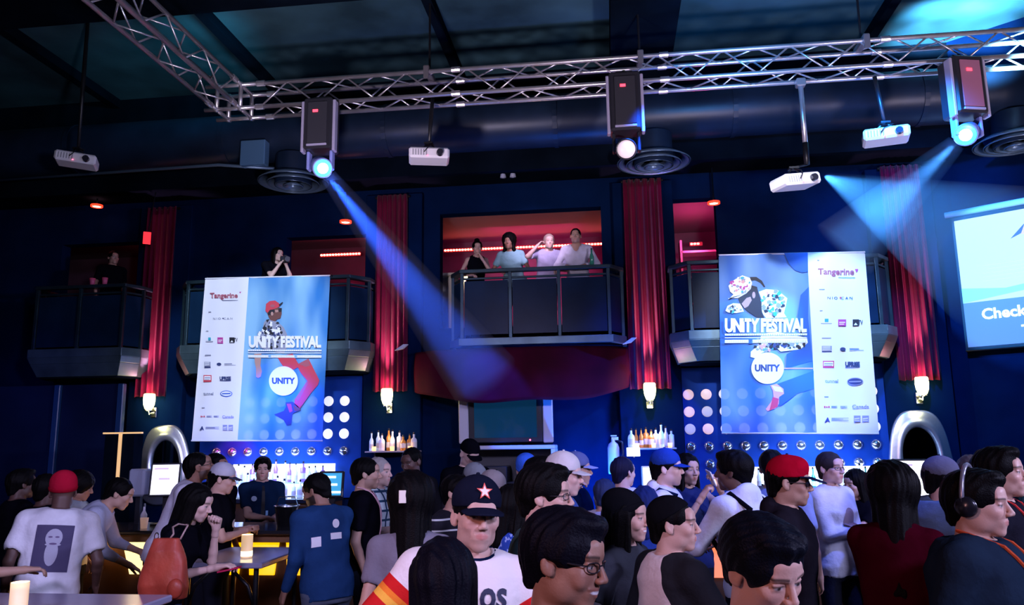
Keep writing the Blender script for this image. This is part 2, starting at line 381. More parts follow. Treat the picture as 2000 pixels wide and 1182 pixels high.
def hand_prims(f, T, side, curl, k=.006, spread=.0, thumb=0.0):
    # T: 4x4 hand frame (z along the fingers, palm faces -y), side +1 left / -1 right: the thumb leaves on side*-x... toward the body centre
    P = lambda x, y, z: np.array(T @ Vector((x, y, z)))
    xs = [.030, .011, -.009, -.028]; ln = [.070, .078, .072, .056]
    for i, (x, L) in enumerate(zip(xs, ln)):
        x = x*-side; b = P(x*.55, .002, .004); kn = P(x, 0, .086-.004*abs(i-1)); f.cap(b, kn, .0155, .0125, .010)
        a = 0; p = kn; xx, yy, zz = x, 0.0, .086-.004*abs(i-1); sp = spread*(1.5-i)*-side
        for j, (fr, cj) in enumerate(((.45, .8), (.30, 1.1), (.25, .7))):
            a += curl*cj*(1+.12*i); yy -= sin(a)*L*fr; zz += cos(a)*L*fr; xx += sp*L*fr
            q = P(xx, yy, zz); f.cap(p, q, .0092-.0008*j, .0084-.0010*j, .0035); p = q
    t0 = P(.016*-side, -.006, .016); t1 = P(.042*-side, -.020-.012*thumb, .050); t2 = P((.050-.022*thumb)*-side, -.030-.016*thumb, .078); t3 = P((.050-.036*thumb)*-side, -.036-.02*thumb, .100)
    f.cap(t0, t1, .015, .0115, .008); f.cap(t1, t2, .0105, .0095, .004); f.cap(t2, t3, .0095, .0075, .003)
def ik(S0, T0, L1, L2, pole):
    S0, T0 = Vector(S0), Vector(T0); d = T0-S0; L = min(d.length, (L1+L2)*.995); d.normalize(); T0 = S0+d*L
    a = (L1*L1-L2*L2+L*L)/(2*L); h = math.sqrt(max(L1*L1-a*a, 0)); p = Vector(pole); p = p-d*p.dot(d); p.normalize(); return S0+d*a+p*h, T0
ARMS = {  # wrist relative to the shoulder (outward, back, up), elbow pole, finger curl
    'down': ((.07, -.05, -.50), (.2, 1, 0), .35), 'hip': ((.12, -.10, -.38), (1, .6, 0), .5), 'fold': ((-.20, -.24, -.24), (.6, .2, -1), .5),
    'front': ((-.06, -.36, -.22), (.5, .2, -1), .45), 'table': ((-.05, -.40, -.30), (.6, .2, -.6), .3), 'chin': ((-.16, -.22, .02), (.3, -.3, -1), 1.1),
    'phone': ((-.10, -.38, .06), (.4, 0, -1), .9), 'raise': ((.02, -.18, .34), (.9, -.1, .3), .6), 'chest': ((-.14, -.24, -.12), (.5, .1, -1), .9), 'back': ((.06, .10, -.46), (.2, 1, 0), .4),
    'lean': ((.02, -.30, -.40), (.6, .6, -.2), .2), 'headrest': ((-.10, -.10, .18), (1, -.4, .2), .5)}
HANDY = {}
def person(px_, top_y, d, yaw, label, H=None, head=(0, 0, 0), lean=0, side=0, twist=0, tone=(.50, .29, .22), hair='short', hcol=(.003, .0026, .003), fem=False, top=(.02, .02, .025), sleeve=.62, legs=(.012, .013, .022),
           arms=('down', 'down'), cap=None, glasses=None, smile=0.0, fat=0.0, beard=None, hem=-.12, neckcut=.0, build=1.0, floor=0.0, hood=False, curls=None, group=None, loose=.016, brow=(.02, .014, .012), collar=None, res=None, topname='shirt', legname='trousers', strap=None, tiltpx=None, hoff=None, longer=0, palm=None):
    """one person: px_/top_y the photo position of the crown, d the distance from the camera"""
    lod = 0 if d < 2.9 else 1 if d < 5 else 2 if d < 9.5 else 3
    hb, hh, hd = ((.010, .0026, .0038), (.012, .004, .0048), (.015, .0058, .0065), (.018, .008, .0085))[lod]
    crown = WD(px_, top_y, d); z_crown = crown.z-floor; yaw -= math.degrees(math.atan2(crown.x, crown.y))
    B = _rot(0, 0, yaw)
    TR = _rot(lean, side, twist); pel0 = np.array([0, 0, .93]); hy, hp_, hr = head; HR = _rot(hp_, hr, hy)
    nb = pel0+TR @ np.array([0, .012, .545]); hc = nb+TR @ np.array([0, -.012, .055])+HR @ np.array([0, -.018, .075])
    extra = {'afro': .03, 'tall': .03, 'buzz': -.002}.get(hair, .01)
    if cap: extra = .018
    ztop = hc[2]+(.118+extra)
    s = z_crown/ztop if H is None else H/1.75
    s = max(.70, min(1.22, s))
    root_xy = np.array(crown)[:2]-(B @ (HR @ np.array([0, .018, .115])+hc)*s)[:2]
    rz = z_crown-ztop*s+floor
    if floor == 0 and abs(rz) > .004 and H is None: rz = 0 if rz < 0 else rz
    if H is None: rz = floor
    root = thing('person', label, 'person', (root_xy[0], root_xy[1], rz), RAD(yaw), group)
    root.scale = (s, s, s); root.matrix_basis = Matrix.Translation(root.location) @ Matrix.Rotation(RAD(yaw), 4, 'Z') @ Matrix.Scale(s, 4)
    def link(name, me, parent=root):
        o = bpy.data.objects.new(name, me); COL.objects.link(o); o.parent = parent; return o
    T = TF if fem else TM; bx = [v*build for v in T['rx']]; by = [v*(build*1.0+(build-1)*.6) for v in T['ry']]
    shw = (.150 if fem else .178)*(.5+.5*build)
    # ---- arms
    arm = []
    for k, sd in enumerate((1, -1)):
        a = arms[k]; a = ARMS[a] if isinstance(a, str) else a
        Sh = pel0+TR @ np.array([sd*shw, .005, .468]); off = np.array([a[0][0]*sd, a[0][1], a[0][2]]); 
        tz = _rot(0, 0, twist); tgt = Sh+tz @ off; pole = tz @ np.array([a[1][0]*sd, a[1][1], a[1][2]])
        E, Wr = ik(Sh, tgt, .285, .255, pole); arm.append((np.array(Sh), np.array(E), np.array(Wr), a[2], sd))
    # ---- body
    f = Field((-.62, -.74, .70), (.62, .50, 2.0), hb)
    f.loft(pel0, TR, TZ, bx, by, T['yc'], -.004, .02)
    for (Sh, E, Wr, c, sd) in arm:
        ar = .85 if fem else 1.0; ar *= (.6+.4*build)
        ins = pel0+TR @ np.array([sd*shw*.35, .008, .49]); f.cap(ins, Sh, .055*ar, .050*ar, .03); f.cap(Sh, E, .046*ar, .036*ar, .02); m = E+(Wr-E)*.3; f.cap(E, m, .036*ar, .036*ar, .015); f.cap(m, E+(Wr-E)*.97, .036*ar, .024*ar, .01)
    nr = .050 if fem else .058
    f.cap(nb-TR @ np.array([0, 0, .05]), hc+HR @ np.array([0, .02, -.05]), nr*1.02, nr*.93, .03)
    V, Q = f.mesh(); parts = [(V, Q, np.tile(np.array(tone), (len(V), 1)))]
    # the head, finer
    iH = HR.T; nk = (iH @ (hc+HR @ np.array([0, .020, -.04])-hc), iH @ (nb-TR @ np.array([0, 0, .02])-hc), nr)
    f = head_field(hh, fem, smile, fat, 1.0 if beard and beard[0] > .8 else 0, nk); Vh, Q = f.mesh()
    parts.append(((HR @ Vh.T).T+hc, Q, head_colors(Vh, tone, fem, brow, tuple(np.array(tone)*np.array([.95, .55, .6])), beard, True, smile)))
    # hands
    frames = []
    for k, (Sh, E, Wr, c, sd) in enumerate(arm):
        z = Vector(Wr-E).normalized(); hint = Vector(palm[k]) if palm and palm[k] else Vector((-sd*.8, 0, -.3) if abs(z.z) > .7 else (0, 0, -1))
        if curls: c = curls[k]
        y = -(hint-z*hint.dot(z)).normalized(); x = y.cross(z); Tm = Matrix(((x.x, y.x, z.x, Wr[0]), (x.y, y.y, z.y, Wr[1]), (x.z, y.z, z.z, Wr[2]), (0, 0, 0, 1)))
        hs = .92 if fem else 1.0; Tm = Tm @ Matrix.Scale(hs, 4); frames.append(Tm)
        c0 = np.array(Tm @ Vector((0, -.03, .07))); fh = Field(c0-.125, c0+.125, hd)
        fh.cap(E+(Wr-E)*.80, Wr, .0265, .0235, .012); fh.cap(Wr, np.array(Tm @ Vector((0, 0, .03))), .0235, .02, .012); hand_prims(fh, Tm, sd, c)
        V, Q = fh.mesh(); parts.append((V, Q, np.tile(np.array(tone), (len(V), 1))))
    off = 0; VV = []; QQ = []; CC = []
    for V, Q, C in parts: VV.append(V); QQ.append(Q+off); CC.append(C); off += len(V)
    link('body', npmesh('body', np.concatenate(VV), np.concatenate(QQ), [SKIN], np.concatenate(CC)))
    # ---- top garment
    sd_ = (hash(label) % 97)/9.0 if False else (sum(map(ord, label)) % 97)/9.0
    f = Field((-.62, -.74, .66), (.62, .50, 1.9), hb)
    zs = list(TZ); 
    if hem < -.10: zs = [hem]+zs
    ex = len(zs)-len(TZ)
    f.loft(pel0, TR, zs, [bx[0]*1.04]*ex+bx, [by[0]*1.04]*ex+by, [0]*ex+T['yc'], loose, .02, fold=.0028, seed=sd_)
    for (Sh, E, Wr, c, sd) in arm:
        ar = (.85 if fem else 1.0)*(.6+.4*build); ins = pel0+TR @ np.array([sd*shw*.35, .008, .49])
        if sleeve > 0: f.cap(ins, Sh, .057*ar+loose*.7, .053*ar+loose*.7, .03)
        else: f.cap(ins, ins+(Sh-ins)*.5, .057*ar+loose*.3, .045*ar+loose*.3, .02)
        if sleeve > 0:
            t = min(sleeve, 1); f.cap(Sh, Sh+(E-Sh)*t, .048*ar+loose*.8, .042*ar+loose*(1.1 if sleeve < 1 else .6), .03)
        if sleeve > 1: t = sleeve-1; f.cap(E, E+(Wr-E)*t, .042*ar+loose*.5, .028*ar+loose*.5, .02)
    if hood:
        c = nb+TR @ np.array([0, .065, -.01]); f.ell(c, (.105, .06, .07), .04); f.cap(nb+TR @ np.array([-.075, .0, -.02]), nb+TR @ np.array([-.03, -.075, -.06]), .032, .022, .03); f.cap(nb+TR @ np.array([.075, .0, -.02]), nb+TR @ np.array([.03, -.075, -.06]), .032, .022, .03)
    # sleeve ends cut square, neck opening
    for (Sh, E, Wr, c, sd) in arm:
        if 0 < sleeve < 1:
            e = Sh+(E-Sh)*(sleeve+.02); u = (E-Sh)/np.linalg.norm(E-Sh); f.cap(e+u*.065, e+u*.12, .060, .060, .004, 's')
    nv = hc-nb; nv = nv/np.linalg.norm(nv)
    f.cap(nb+TR @ np.array([0, -.012, .012-neckcut]), nb+nv*.16, nr+.010+neckcut*.3, nr+.02, .006, 's')
    if neckcut > .02: f.cap(nb+TR @ np.array([0, -.06, .0]), nb+TR @ np.array([0, -.16, -neckcut*1.6]), .045, .03, .01, 's')
    V, Q = f.mesh(); tm = top if isinstance(top, bpy.types.Material) else cloth_mat(top); col = None
    if isinstance(top, bpy.types.Material) and top.get('sleeves'):
        t = np.zeros(len(V))
        for (Sh, E, Wr, c, sd) in arm:
            u = (E-Sh)/np.linalg.norm(E-Sh); q = (V-Sh) @ u; r = np.linalg.norm(V-Sh-q[:, None]*u, axis=1); ok = (r < .115) & ((V[:, 0]-pel0[0])*sd > .05); t = np.where(ok, np.maximum(t, q/.285), t)
        P = (V-pel0) @ TR; g = np.abs(P[:, 0])-(.085+np.clip(.50-P[:, 2], -.1, .25)*.36)
        col = np.stack([np.clip(t, 0, 1.2), g*4+.5, P[:, 2]], 1)
    shirt = link(topname, npmesh('shirt', V, Q, [tm], col))
    info = dict(root=root, shirt=shirt, V=V, Q=Q, pel0=pel0, TR=TR, HR=HR, hc=hc, nb=nb, arm=arm, frames=frames, s=s)
    # ---- trousers and shoes
    low = legs != 'none'
    if low:
        f = Field((-.30, -.35, .04), (.30, .30, 1.02), hb*1.25)
        f.loft(pel0, _rot(lean*.25, side*.25, twist*.5), [-.14, -.06, .02, .07], [.155*build, .17*build, .165*build, .15*build], [.11*build, .118*build, .112*build, .10*build], [0, 0, 0, 0], .008, .02)
        st = .0+(sd_ % 1)*.03
        for q in (-1, 1):
            hp2, kn, an = np.array([q*.088, 0, .86]), np.array([q*(.10+st), -.03, .48]), np.array([q*(.11+st), .02, .09])
            f.cap(hp2, kn, .088*build, .062, .02); f.cap(kn, an, .060, .046, .02)
        V, Q = f.mesh(); link(legname, npmesh('legs', V, Q, [cloth_mat(legs)]))
        for q in (-1, 1):
            x = q*(.11+st); f = Field((x-.09, -.24, -.01), (x+.09, .14, .15), .012); f.cap((x, .045, .045), (x+q*.015, -.14, .035), .044, .038, .02); f.cap((x, .02, .05), (x, .02, .11), .045, .042, .02); f.half((0, 0, 1), .003)
            V, Q = f.mesh(); link('shoe', npmesh('shoe', V, Q, [cloth_mat((.02, .02, .025))]))
    # ---- hair and headgear in the head frame
    HM = Matrix.Translation(hc) @ Matrix(HR.tolist()).to_4x4(); info['HM'] = HM
    def rough(f, amp, vert=1.0):
        x, y, z = [(f.lo[i]+f.h*np.arange(f.n[i])).astype(np.float32) for i in range(3)]; x = x[:, None, None]; y = y[None, :, None]; z = z[None, None, :]; s_ = sd_
        f.F += (amp*(np.sin(x*95+y*40+np.sin(z*30*vert+s_)*1.5)*np.sin(y*85-x*30+z*22*vert+s_)+.6*np.sin((x+y)*190+z*40*vert+s_*3))).astype(np.float32)
    def headmesh(name, f, m, parent=root):
        V, Q = f.mesh()
        if len(V) == 0: return None
        return link(name, npmesh(name, (HR @ V.T).T+hc, Q, [m]), parent)
    hg = hh*1.25
    if hair and hair != 'bald':
        lng = {'long': .34, 'medium': .13, 'bob': .12}.get(hair, 0)+longer
        f = Field((-.17, -.16, -.10-lng-.03), (.17, .20, .22), hg)
        th = {'buzz': .004, 'short': .010, 'thick': .018, 'tall': .014, 'afro': .035, 'long': .014, 'medium': .016, 'bob': .016, 'pony': .010, 'bun': .010, 'dread': .016}.get(hair, .01)
        if cap: th = min(th, .006)
        f.ell((0, .020, .036), (.0765+th, .097+th, .083+th), .002)
        if hair in ('tall', 'thick') and not cap: f.ell((0, -.035, .102), (.060, .060, .026), .03); f.ell((.015, -.062, .098), (.042, .030, .020), .02)
        if hair in ('short', 'buzz', 'thick', 'tall', 'pony', 'bun'):
            f.cap((0, .070, .0), (0, .070, -.055), .05, .045, .03)
        if hair == 'afro': f.ell((0, .03, .05), (.115, .125, .11), .02)
        if hair == 'pony': f.cap((0, .12, .03), (0, .15, -.02), .03, .03, .02); f.cap((0, .15, -.02), (0, .14, -.15), .03, .015, .02)
        if hair == 'bun': f.ell((0, .06, .135), (.045, .045, .04), .015)
        if lng:
            f.cap((0, .062, 0), (0, .085, -.10-lng+.03), .080, .055, .03)
            for q in (-1, 1): f.cap((q*.062, .010, .02), (q*.076, .030, -.09-lng*.8), .036, .028, .03); f.cap((q*.060, -.02, .05), (q*.080, -.02, -.05-lng*.75), .024, .020, .02)
        if hair == 'dread':
            rr = random.Random(3)
            for i in range(16):
                a = pi*.05+pi*.9*i/15; x, y = .085*cos(a), .03+.085*sin(a); f.cap((x, y, .03), (x*1.1, y*1.08, -.05-rr.uniform(0, .04)), .017, .012, .006)
        f.ell((0, -.118, -.045), (.068 if not fem else .062, .085, .108), .012, 's')
        if hair not in ('long', 'medium', 'bob', 'dread', 'afro'):
            for q in (-1, 1): f.ell((q*.088, -.005, -.045), (.030, .045, .050), .008, 's')
            f.half((0, .35, 1), -.055)
        if hair == 'buzz' or hair == 'short': f.half((0, .55, 1), -.035)
        rough(f, .0028 if lng == 0 else .0036, 1.0 if lng == 0 else .25)
        headmesh('hair', f, hair_mat(hcol))
    if cap:
        kind, ccol, bcol = cap[:3]; cy = cap[3] if len(cap) > 3 else 0
        if kind == 'skullcap':
            f = Field((-.13, -.14, -.09), (.13, .18, .21), hg); f.ell((0, .020, .044), (.087, .108, .090), .002); f.half((0, .62, 1), .040); hat = headmesh('cap', f, cloth_mat(ccol))
        elif kind == 'beanie':
            f = Field((-.13, -.14, -.09), (.13, .18, .21), hg); f.ell((0, .026, .052), (.091, .110, .094), .002); f.ell((0, .06, .09), (.07, .070, .055), .04); f.half((0, .42, 1), .012+.012); hat = headmesh('beanie', f, cloth_mat(ccol))
            f = Field((-.13, -.14, -.09), (.13, .18, .21), hg); f.ell((0, .024, .050), (.096, .115, .098), .002); f.half((0, .42, 1), .008+.008); f.half((0, -.42, -1), -.048); headmesh('beanie_cuff', f, cloth_mat(bcol), root)
        else:
            R0 = _rot(0, 0, cy); hg2 = hg
            def capmesh(name, f, m, parent):
                V, Q = f.mesh(); return link(name, npmesh(name, (HR @ (R0 @ V.T)).T+hc, Q, [m]), parent) if len(V) else None
            f = Field((-.13, -.14, -.05), (.13, .15, .20), hg); f.ell((0, .012 if cy == 0 else -.012, .055), (.089, .108, .092), .002)
            if kind == 'snap': f.ell((0, -.040, .088), (.072, .058, .050), .02)
            f.half((0, .08, 1), .030); hat = capmesh('cap', f, cloth_mat(ccol), root)
            f = Field((-.10, -.24, -.03), (.10, -.04, .09), min(hg, .0045)); 
            def brim(x, y, z): 
                zc = .036-(.0 if kind == 'snap' else 3.2)*x*x-.9*np.maximum(-.09-y, 0)*.30; e = np.sqrt((x/.076)**2+((y+.085)/(.104 if kind == 'snap' else .080))**2)-1
                return np.maximum(np.maximum(np.abs(z-zc)-.0036, e*.07), y+.055).astype(np.float32)
            f.put((-.09, -.22, -.02), (.09, -.05, .08), brim, .001); V, Q = f.mesh()
            link('brim', npmesh('brim', (HR @ (R0 @ V.T)).T+hc, Q, [cloth_mat(bcol)]), root)
            mb = MB(); mb.lathe([(0, .0), (.008, .0), (.007, .006), (0, .008)], (0, .012, .146), 10, M4=HM @ Matrix(R0.tolist()).to_4x4()); obj('button', mb, cloth_mat(bcol), root, local=True)
    if glasses:
        mb = MB(); gm = MM('glasses_frame', (.015, .015, .02), .3)
        for q in (-1, 1):
            pts = [HM @ Vector((q*.0325+.0220*math.copysign(abs(cos(a))**.7, cos(a)), -.101+abs(q*.0325+.023*cos(a))**2*5, .002+.0128*math.copysign(abs(sin(a))**.8, sin(a)))) for a in np.linspace(0, 2*pi, 25)[:-1]]
            mb.tube(pts, .0017, 6, closed=True); mb.tube([HM @ Vector((q*.056, -.086, .006)), HM @ Vector((q*.074, -.05, .006)), HM @ Vector((q*.079, .008, .006)), HM @ Vector((q*.079, .03, -.012))], .0019, 6)
        mb.tube([HM @ Vector((-.0095, -.1, .006)), HM @ Vector((0, -.104, .008)), HM @ Vector((.0095, -.1, .006))], .002, 6)
        gl = obj('glasses', mb, gm, root, local=True)
        if glasses == 'dark':
            mb = MB()
            for q in (-1, 1): mb.add([HM @ Vector((q*.0325+.022*cos(a), -.1005+abs(q*.0325+.022*cos(a))**2*5, .002+.015*sin(a))) for a in np.linspace(0, 2*pi, 17)[:-1]], [tuple(range(16))])
            obj('lenses', mb, MM('dark_lens', (.01, .01, .02), .1), gl, local=True)
    return info
from mathutils.bvhtree import BVHTree
def bvh(I): return BVHTree.FromPolygons([Vector(v) for v in I['V']], [tuple(int(i) for i in q) for q in I['Q']])
def drape(I, name, mats, shapes, side=-1, off=.003, parent=None, frame=None):
    """shapes drawn in torso coordinates (x across, z up from the pelvis) laid on the shirt; side -1 chest, +1 back"""
    b = I.setdefault('bvh', bvh(I)); TR, o = I['TR'], I['pel0']; mb = MB()
    if frame is not None: TR = frame
    for li, (fn, nu, nv, mi, lift) in enumerate(shapes):
        vs = []
        for j in range(nv+1):
            for i in range(nu+1):
                x, z = fn(i/nu, j/nv); p = Vector(o+TR @ np.array([x, side*.6, z])); dr = Vector(TR @ np.array([0, -side, 0])); h = b.ray_cast(p, dr)
                q = h[0] if h[0] is not None else p+dr*.48
                vs.append(q-dr*(off+lift))
        fs = [(j*(nu+1)+i, j*(nu+1)+i+1, (j+1)*(nu+1)+i+1, (j+1)*(nu+1)+i) for j in range(nv) for i in range(nu)]; mb.add(vs, fs, mi)
    return obj(name, mb, mats, parent or I['shirt'], local=True)
def rect(x0, x1, z0, z1): return lambda u, v: (x0+(x1-x0)*u, z0+(z1-z0)*v)
def oval(cx, cz, rx, rz): return lambda u, v: (cx+rx*v*cos(2*pi*u), cz+rz*v*sin(2*pi*u))
def drape_text(I, name, m, s, x0, x1, z0, z1, side=-1, off=.004, bold=.04):
    b = I.setdefault('bvh', bvh(I)); v, f = text_mesh(s, bold); vs = []
    for (a, c) in v:
        x = x0+(x1-x0)*a; z = z0+(z1-z0)*c; p = Vector(I['pel0']+I['TR'] @ np.array([x, side*.6, z])); dr = Vector(I['TR'] @ np.array([0, -side, 0])); h = b.ray_cast(p, dr); q = h[0] if h[0] is not None else p+dr*.48; vs.append(q-dr*off)
    mb = MB(); mb.add(vs, f); return obj(name, mb, m, I['shirt'], local=True)
# ------------------------------------------------------------------ the room
NAVY = mat('navy_paint', (.0022, .011, .046), .8, spec=.0, noise=.35, nscale=1.3, bump=.15, bscale=6)
DARK = mat('black_paint', (.003, .006, .012), .8, spec=.0, noise=.3, nscale=2)
CEIL = mat('ceiling_paint', (.035, .085, .11), .7, spec=.1, noise=.5, nscale=.9, bump=.2, bscale=5)
FLOOR = mat('dark_floor', (.012, .010, .014), .35, noise=.4, nscale=3)
YW = 11.0
def wall_holes(x0, x1, z0, z1, y0, y1, holes):
    xs = sorted({x0, x1, *[h[0] for h in holes], *[h[1] for h in holes]}); zs = sorted({z0, z1, *[h[2] for h in holes], *[h[3] for h in holes]})
    mb = MB()
    for i in range(len(xs)-1):
        for j in range(len(zs)-1):
            cx, cz = (xs[i]+xs[i+1])/2, (zs[j]+zs[j+1])/2
            if any(h[0] < cx < h[1] and h[2] < cz < h[3] for h in holes): continue
            mb.box(xs[i], xs[i+1], y0, y1, zs[j], zs[j+1])
    return mb
mb = MB(); mb.box(-11, 9.5, -4, 14.2, -.1, 0); struct('floor', mb, FLOOR)
mb = MB(); mb.box(-11, 9.5, -4, 14.2, 7.3, 7.45)
struct('ceiling', mb, CEIL)
# ceiling seams and beams
mb = MB()
for x in (-7.6, -4.9, -2.05, .8, 3.65, 6.4): mb.box(x-.06, x+.06, -3, 11.3, 7.16, 7.3)
struct('trim_1', mb, DARK)
mb = MB()
mb.box(-10.5, 9, 10.9, 11.3, 6.9, 7.3); mb.box(-10.5, 9, 7.9, 8.2, 7.0, 7.3); mb.box(-10.5, 9, 4.0, 4.4, 6.9, 7.3)
mb.box(.15, .95, 8.3, 11.0, 6.8, 7.3)
struct('trim_2', mb, DARK)
holes = [(-8.4, -6.95, 3.5, 5.0), (-4.75, -3.42, 3.5, 4.95), (-2.4, -.05, 3.5, 5.2), (.95, 1.56, 3.3, 5.25)]
struct('wall_back', wall_holes(-10.6, 4.75, 0, 7.3, YW, YW+.2, holes), NAVY)
# left wall
mb = MB(); mb.box(-10.8, -10.6, -4, 13.5, 0, 7.3); struct('wall_left', mb, NAVY)
# chamfered right wall running forward at an angle, then the far right wall
PR0 = Vector((4.62, 11.05, 0)); DRW = Vector((cos(RAD(-37)), sin(RAD(-37)), 0)); NRW = Vector((-DRW.y, DRW.x, 0))*-1
def RWp(s, z, off=0): return PR0 + DRW*s + NRW*off + Vector((0, 0, z))
mb = MB(); L = 5.2
mb.add([RWp(0, 0), RWp(L, 0), RWp(L, 7.3), RWp(0, 7.3), RWp(0, 0, -.2), RWp(L, 0, -.2), RWp(L, 7.3, -.2), RWp(0, 7.3, -.2)],
       [(0, 1, 2, 3), (5, 4, 7, 6), (0, 4, 5, 1), (1, 5, 6, 2), (2, 6, 7, 3), (3, 7, 4, 0)])
struct('wall_right', mb, NAVY)
_e = RWp(L, 0)
mb = MB(); mb.box(_e.x, _e.x+.2, -4, _e.y, 0, 7.3); struct('wall_stage', mb, NAVY)
# lower soffit above the balconies
mb = MB(); mb.box(-10.5, 4.7, 10.35, 11.0, 5.62, 5.8); mb.box(-10.5, 4.7, 10.25, 10.35, 5.55, 6.3)
struct('trim_3', mb, DARK)
# rooms behind the balcony openings
RED = mat('room_wall', (.12, .06, .10), .6, noise=.3, nscale=2)
GREYC = mat('room_ceiling', (.16, .12, .14), .7)
mb = MB(); mb.box(-10.6, 4.75, YW+.2, 13.4, 3.3, 3.42); struct('mezzanine_floor', mb, DARK)
mb = MB(); mb.box(-10.6, 4.75, YW+.2, 13.4, 5.35, 5.45); struct('mezzanine_ceiling', mb, GREYC)
mb = MB(); mb.box(-10.6, 4.75, 13.3, 13.4, 3.42, 5.35)
for x in (-6.2, -2.9, .45): mb.box(x-.06, x+.06, YW+.2, 13.3, 3.42, 5.35)
struct('wall_mezzanine', mb, RED)
# ------------------------------------------------------------------ pilasters, curtains, sconces
def pilaster(x, z1=5.5):
    mb = MB(); mb.box(x-.42, x+.42, 10.86, 11.0, 0, z1, bev=.01); o = struct('pilaster', mb, NAVY); return o
VEL = mat('red_velvet', (.11, .0006, .024), .75, spec=.1, sheen=.1, noise=.2, nscale=3, bump=.15, bscale=60)
def curtain(x, z0, z1, w, label, seed=0, flare=.04, x2=None):
    rnd = random.Random(seed); ph = [rnd.uniform(0, 6) for _ in range(4)]
    nf = 5+seed % 2
    root = thing('velvet_curtain', label, 'curtain', (x, 10.8, z0), 0, 'tall red velvet curtains between the balconies')
    mb = MB()
    def fn(u, v):
        ww = w*(1+flare*(1-v)); xx = x + (u-.5)*ww
        a = .032*(.7+.3*(1-v)); yy = 10.76 + a*sin(u*2*pi*nf+ph[0]+.3*sin(v*3+ph[1])) + .012*sin(u*2*pi*nf*2.1+ph[2]+v)
        return (xx, yy, z0+(z1-z0)*v + .008*sin(u*2*pi*nf+ph[0]) * (1-v))
    mb.grid(fn, 96, 24); o = obj('cloth', mb, VEL, root, smooth=True)
    md = o.modifiers.new('s', 'SOLIDIFY'); md.thickness = .012
    mb = MB(); mb.tube([(x-w/2-.03, 10.79, z1-.02), (x+w/2+.03, 10.79, z1-.02)], .018); obj('rail', mb, MM('dark_metal', (.03, .03, .035), .4, .8), root)
    return root
SH = mat('lamp_glass', (.9, .8, .4), .4, emit=(1, .86, .34), es=9)
CHR = mat('chrome', (.75, .75, .8), .18, 1.0)
def sconce(x, z, label):
    root = thing('wall_sconce', label, 'wall lamp', (x, 10.84, z-.2), 0, 'lit wall sconces below the curtains')
    mb = MB(); mb.lathe([(.0, 0), (.052, .0), (.074, .06), (.082, .13), (.078, .20), (.07, .215), (.062, .2), (.06, .03), (0, .02)], (x, 10.70, z-.08), 20, cap=False)
    obj('lamp_shade', mb, SH, root, smooth=True)
    mb = MB(); mb.box(x-.045, x+.045, 10.825, 10.86, z-.2, z-.05, bev=.008); mb.tube([(x, 10.84, z-.13), (x, 10.72, z-.15), (x, 10.70, z-.08)], .012)
    mb.lathe([(.05, 0), (.055, .012), (.02, .03)], (x, 10.70, z-.11), 16)
    obj('bracket', mb, CHR, root, smooth=False)
    light('sconce_glow', 'POINT', (x, 10.66, z+.22), None, (1, .30, .40), 4, .05)
    light('sconce_down', 'POINT', (x, 10.60, z-.2), None, (.9, .9, .35), 2.2, .05)
    u = light('sconce_uplight', 'SPOT', (x, 10.62, z+.17), (x, 10.8, z+2.4), (1, .32, .50), 420, .03, spot=36, blend=.9)
PX = [(-6.62, 2.6, 5.45, .46), (-3.06, 2.6, 5.45, .46), (.54, 2.56, 5.5, .52), (3.98, 2.6, 5.5, .5)]
cl = ['dim red velvet curtain between the two left-hand balconies', 'red velvet curtain behind the blue light beam, left of the hanging television',
      'broad red velvet curtain between the middle balcony and the right banner', 'narrow red velvet curtain beside the projection screen corner']
sl = ['glowing wall sconce above the tilted silver mirror at far left', 'glowing wall sconce left of the television above a bottle shelf',
      'glowing wall sconce right of the television above a bottle shelf', 'glowing wall sconce above the oval mirror at right']
for i, (x, z0, z1, w) in enumerate(PX):
    pilaster(x); curtain(x, z0, z1, w, cl[i], i); sconce(x-(.02 if i != 0 else -.02), 2.5, sl[i])
# ------------------------------------------------------------------ balconies
PANEL = mat('balcony_glass', (.005, .020, .050), .3, spec=.12, noise=.3, nscale=2)
FRM = mat('balcony_metal', (.03, .06, .075), .35, .6, noise=.3, nscale=4)
SILL = mat('balcony_sill', (.10, .16, .18), .38, .55, noise=.3, nscale=3)
def arc_pts(x0, x1, yb, yf, n=3, front=.72):
    # plan of a balcony: faceted front (short cheek, straight front, short cheek)
    m = (1-front)/2*(x1-x0)
    return [(x0, yb), (x0, yf+.28), (x0+m*.55, yf), (x1-m*.55, yf), (x1, yf+.28), (x1, yb)]
def offset_plan(P, d):
    cx = sum(p[0] for p in P)/len(P)
    return [(p[0] + (d if p[0] > cx else -d), p[1] if abs(p[1]-YW) < 1e-6 else p[1]-d) for p in P]
def band(mb, P, z0, z1, t, mi=None, d0=0.0, d1=0.0):
    for a, b in zip(P[:-1], P[1:]): pass
    A0 = offset_plan(P, d0); A1 = offset_plan(P, d1); B0 = offset_plan(P, d0-t); B1 = offset_plan(P, d1-t)
    for i in range(len(P)-1):
        v = [(*A0[i], z0), (*A0[i+1], z0), (*A1[i+1], z1), (*A1[i], z1), (*B0[i], z0), (*B0[i+1], z0), (*B1[i+1], z1), (*B1[i], z1)]
        mb.add(v, [(0, 1, 2, 3), (5, 4, 7, 6), (0, 4, 5, 1), (1, 5, 6, 2), (2, 6, 7, 3), (3, 7, 4, 0)], mi)
def slab(mb, P, z0, z1):
    n = len(P); mb.add([(*p, z0) for p in P]+[(*p, z1) for p in P], [tuple(range(n)), tuple(range(n, 2*n))]+[(i, (i+1) % n, (i+1) % n+n, i+n) for i in range(n)])
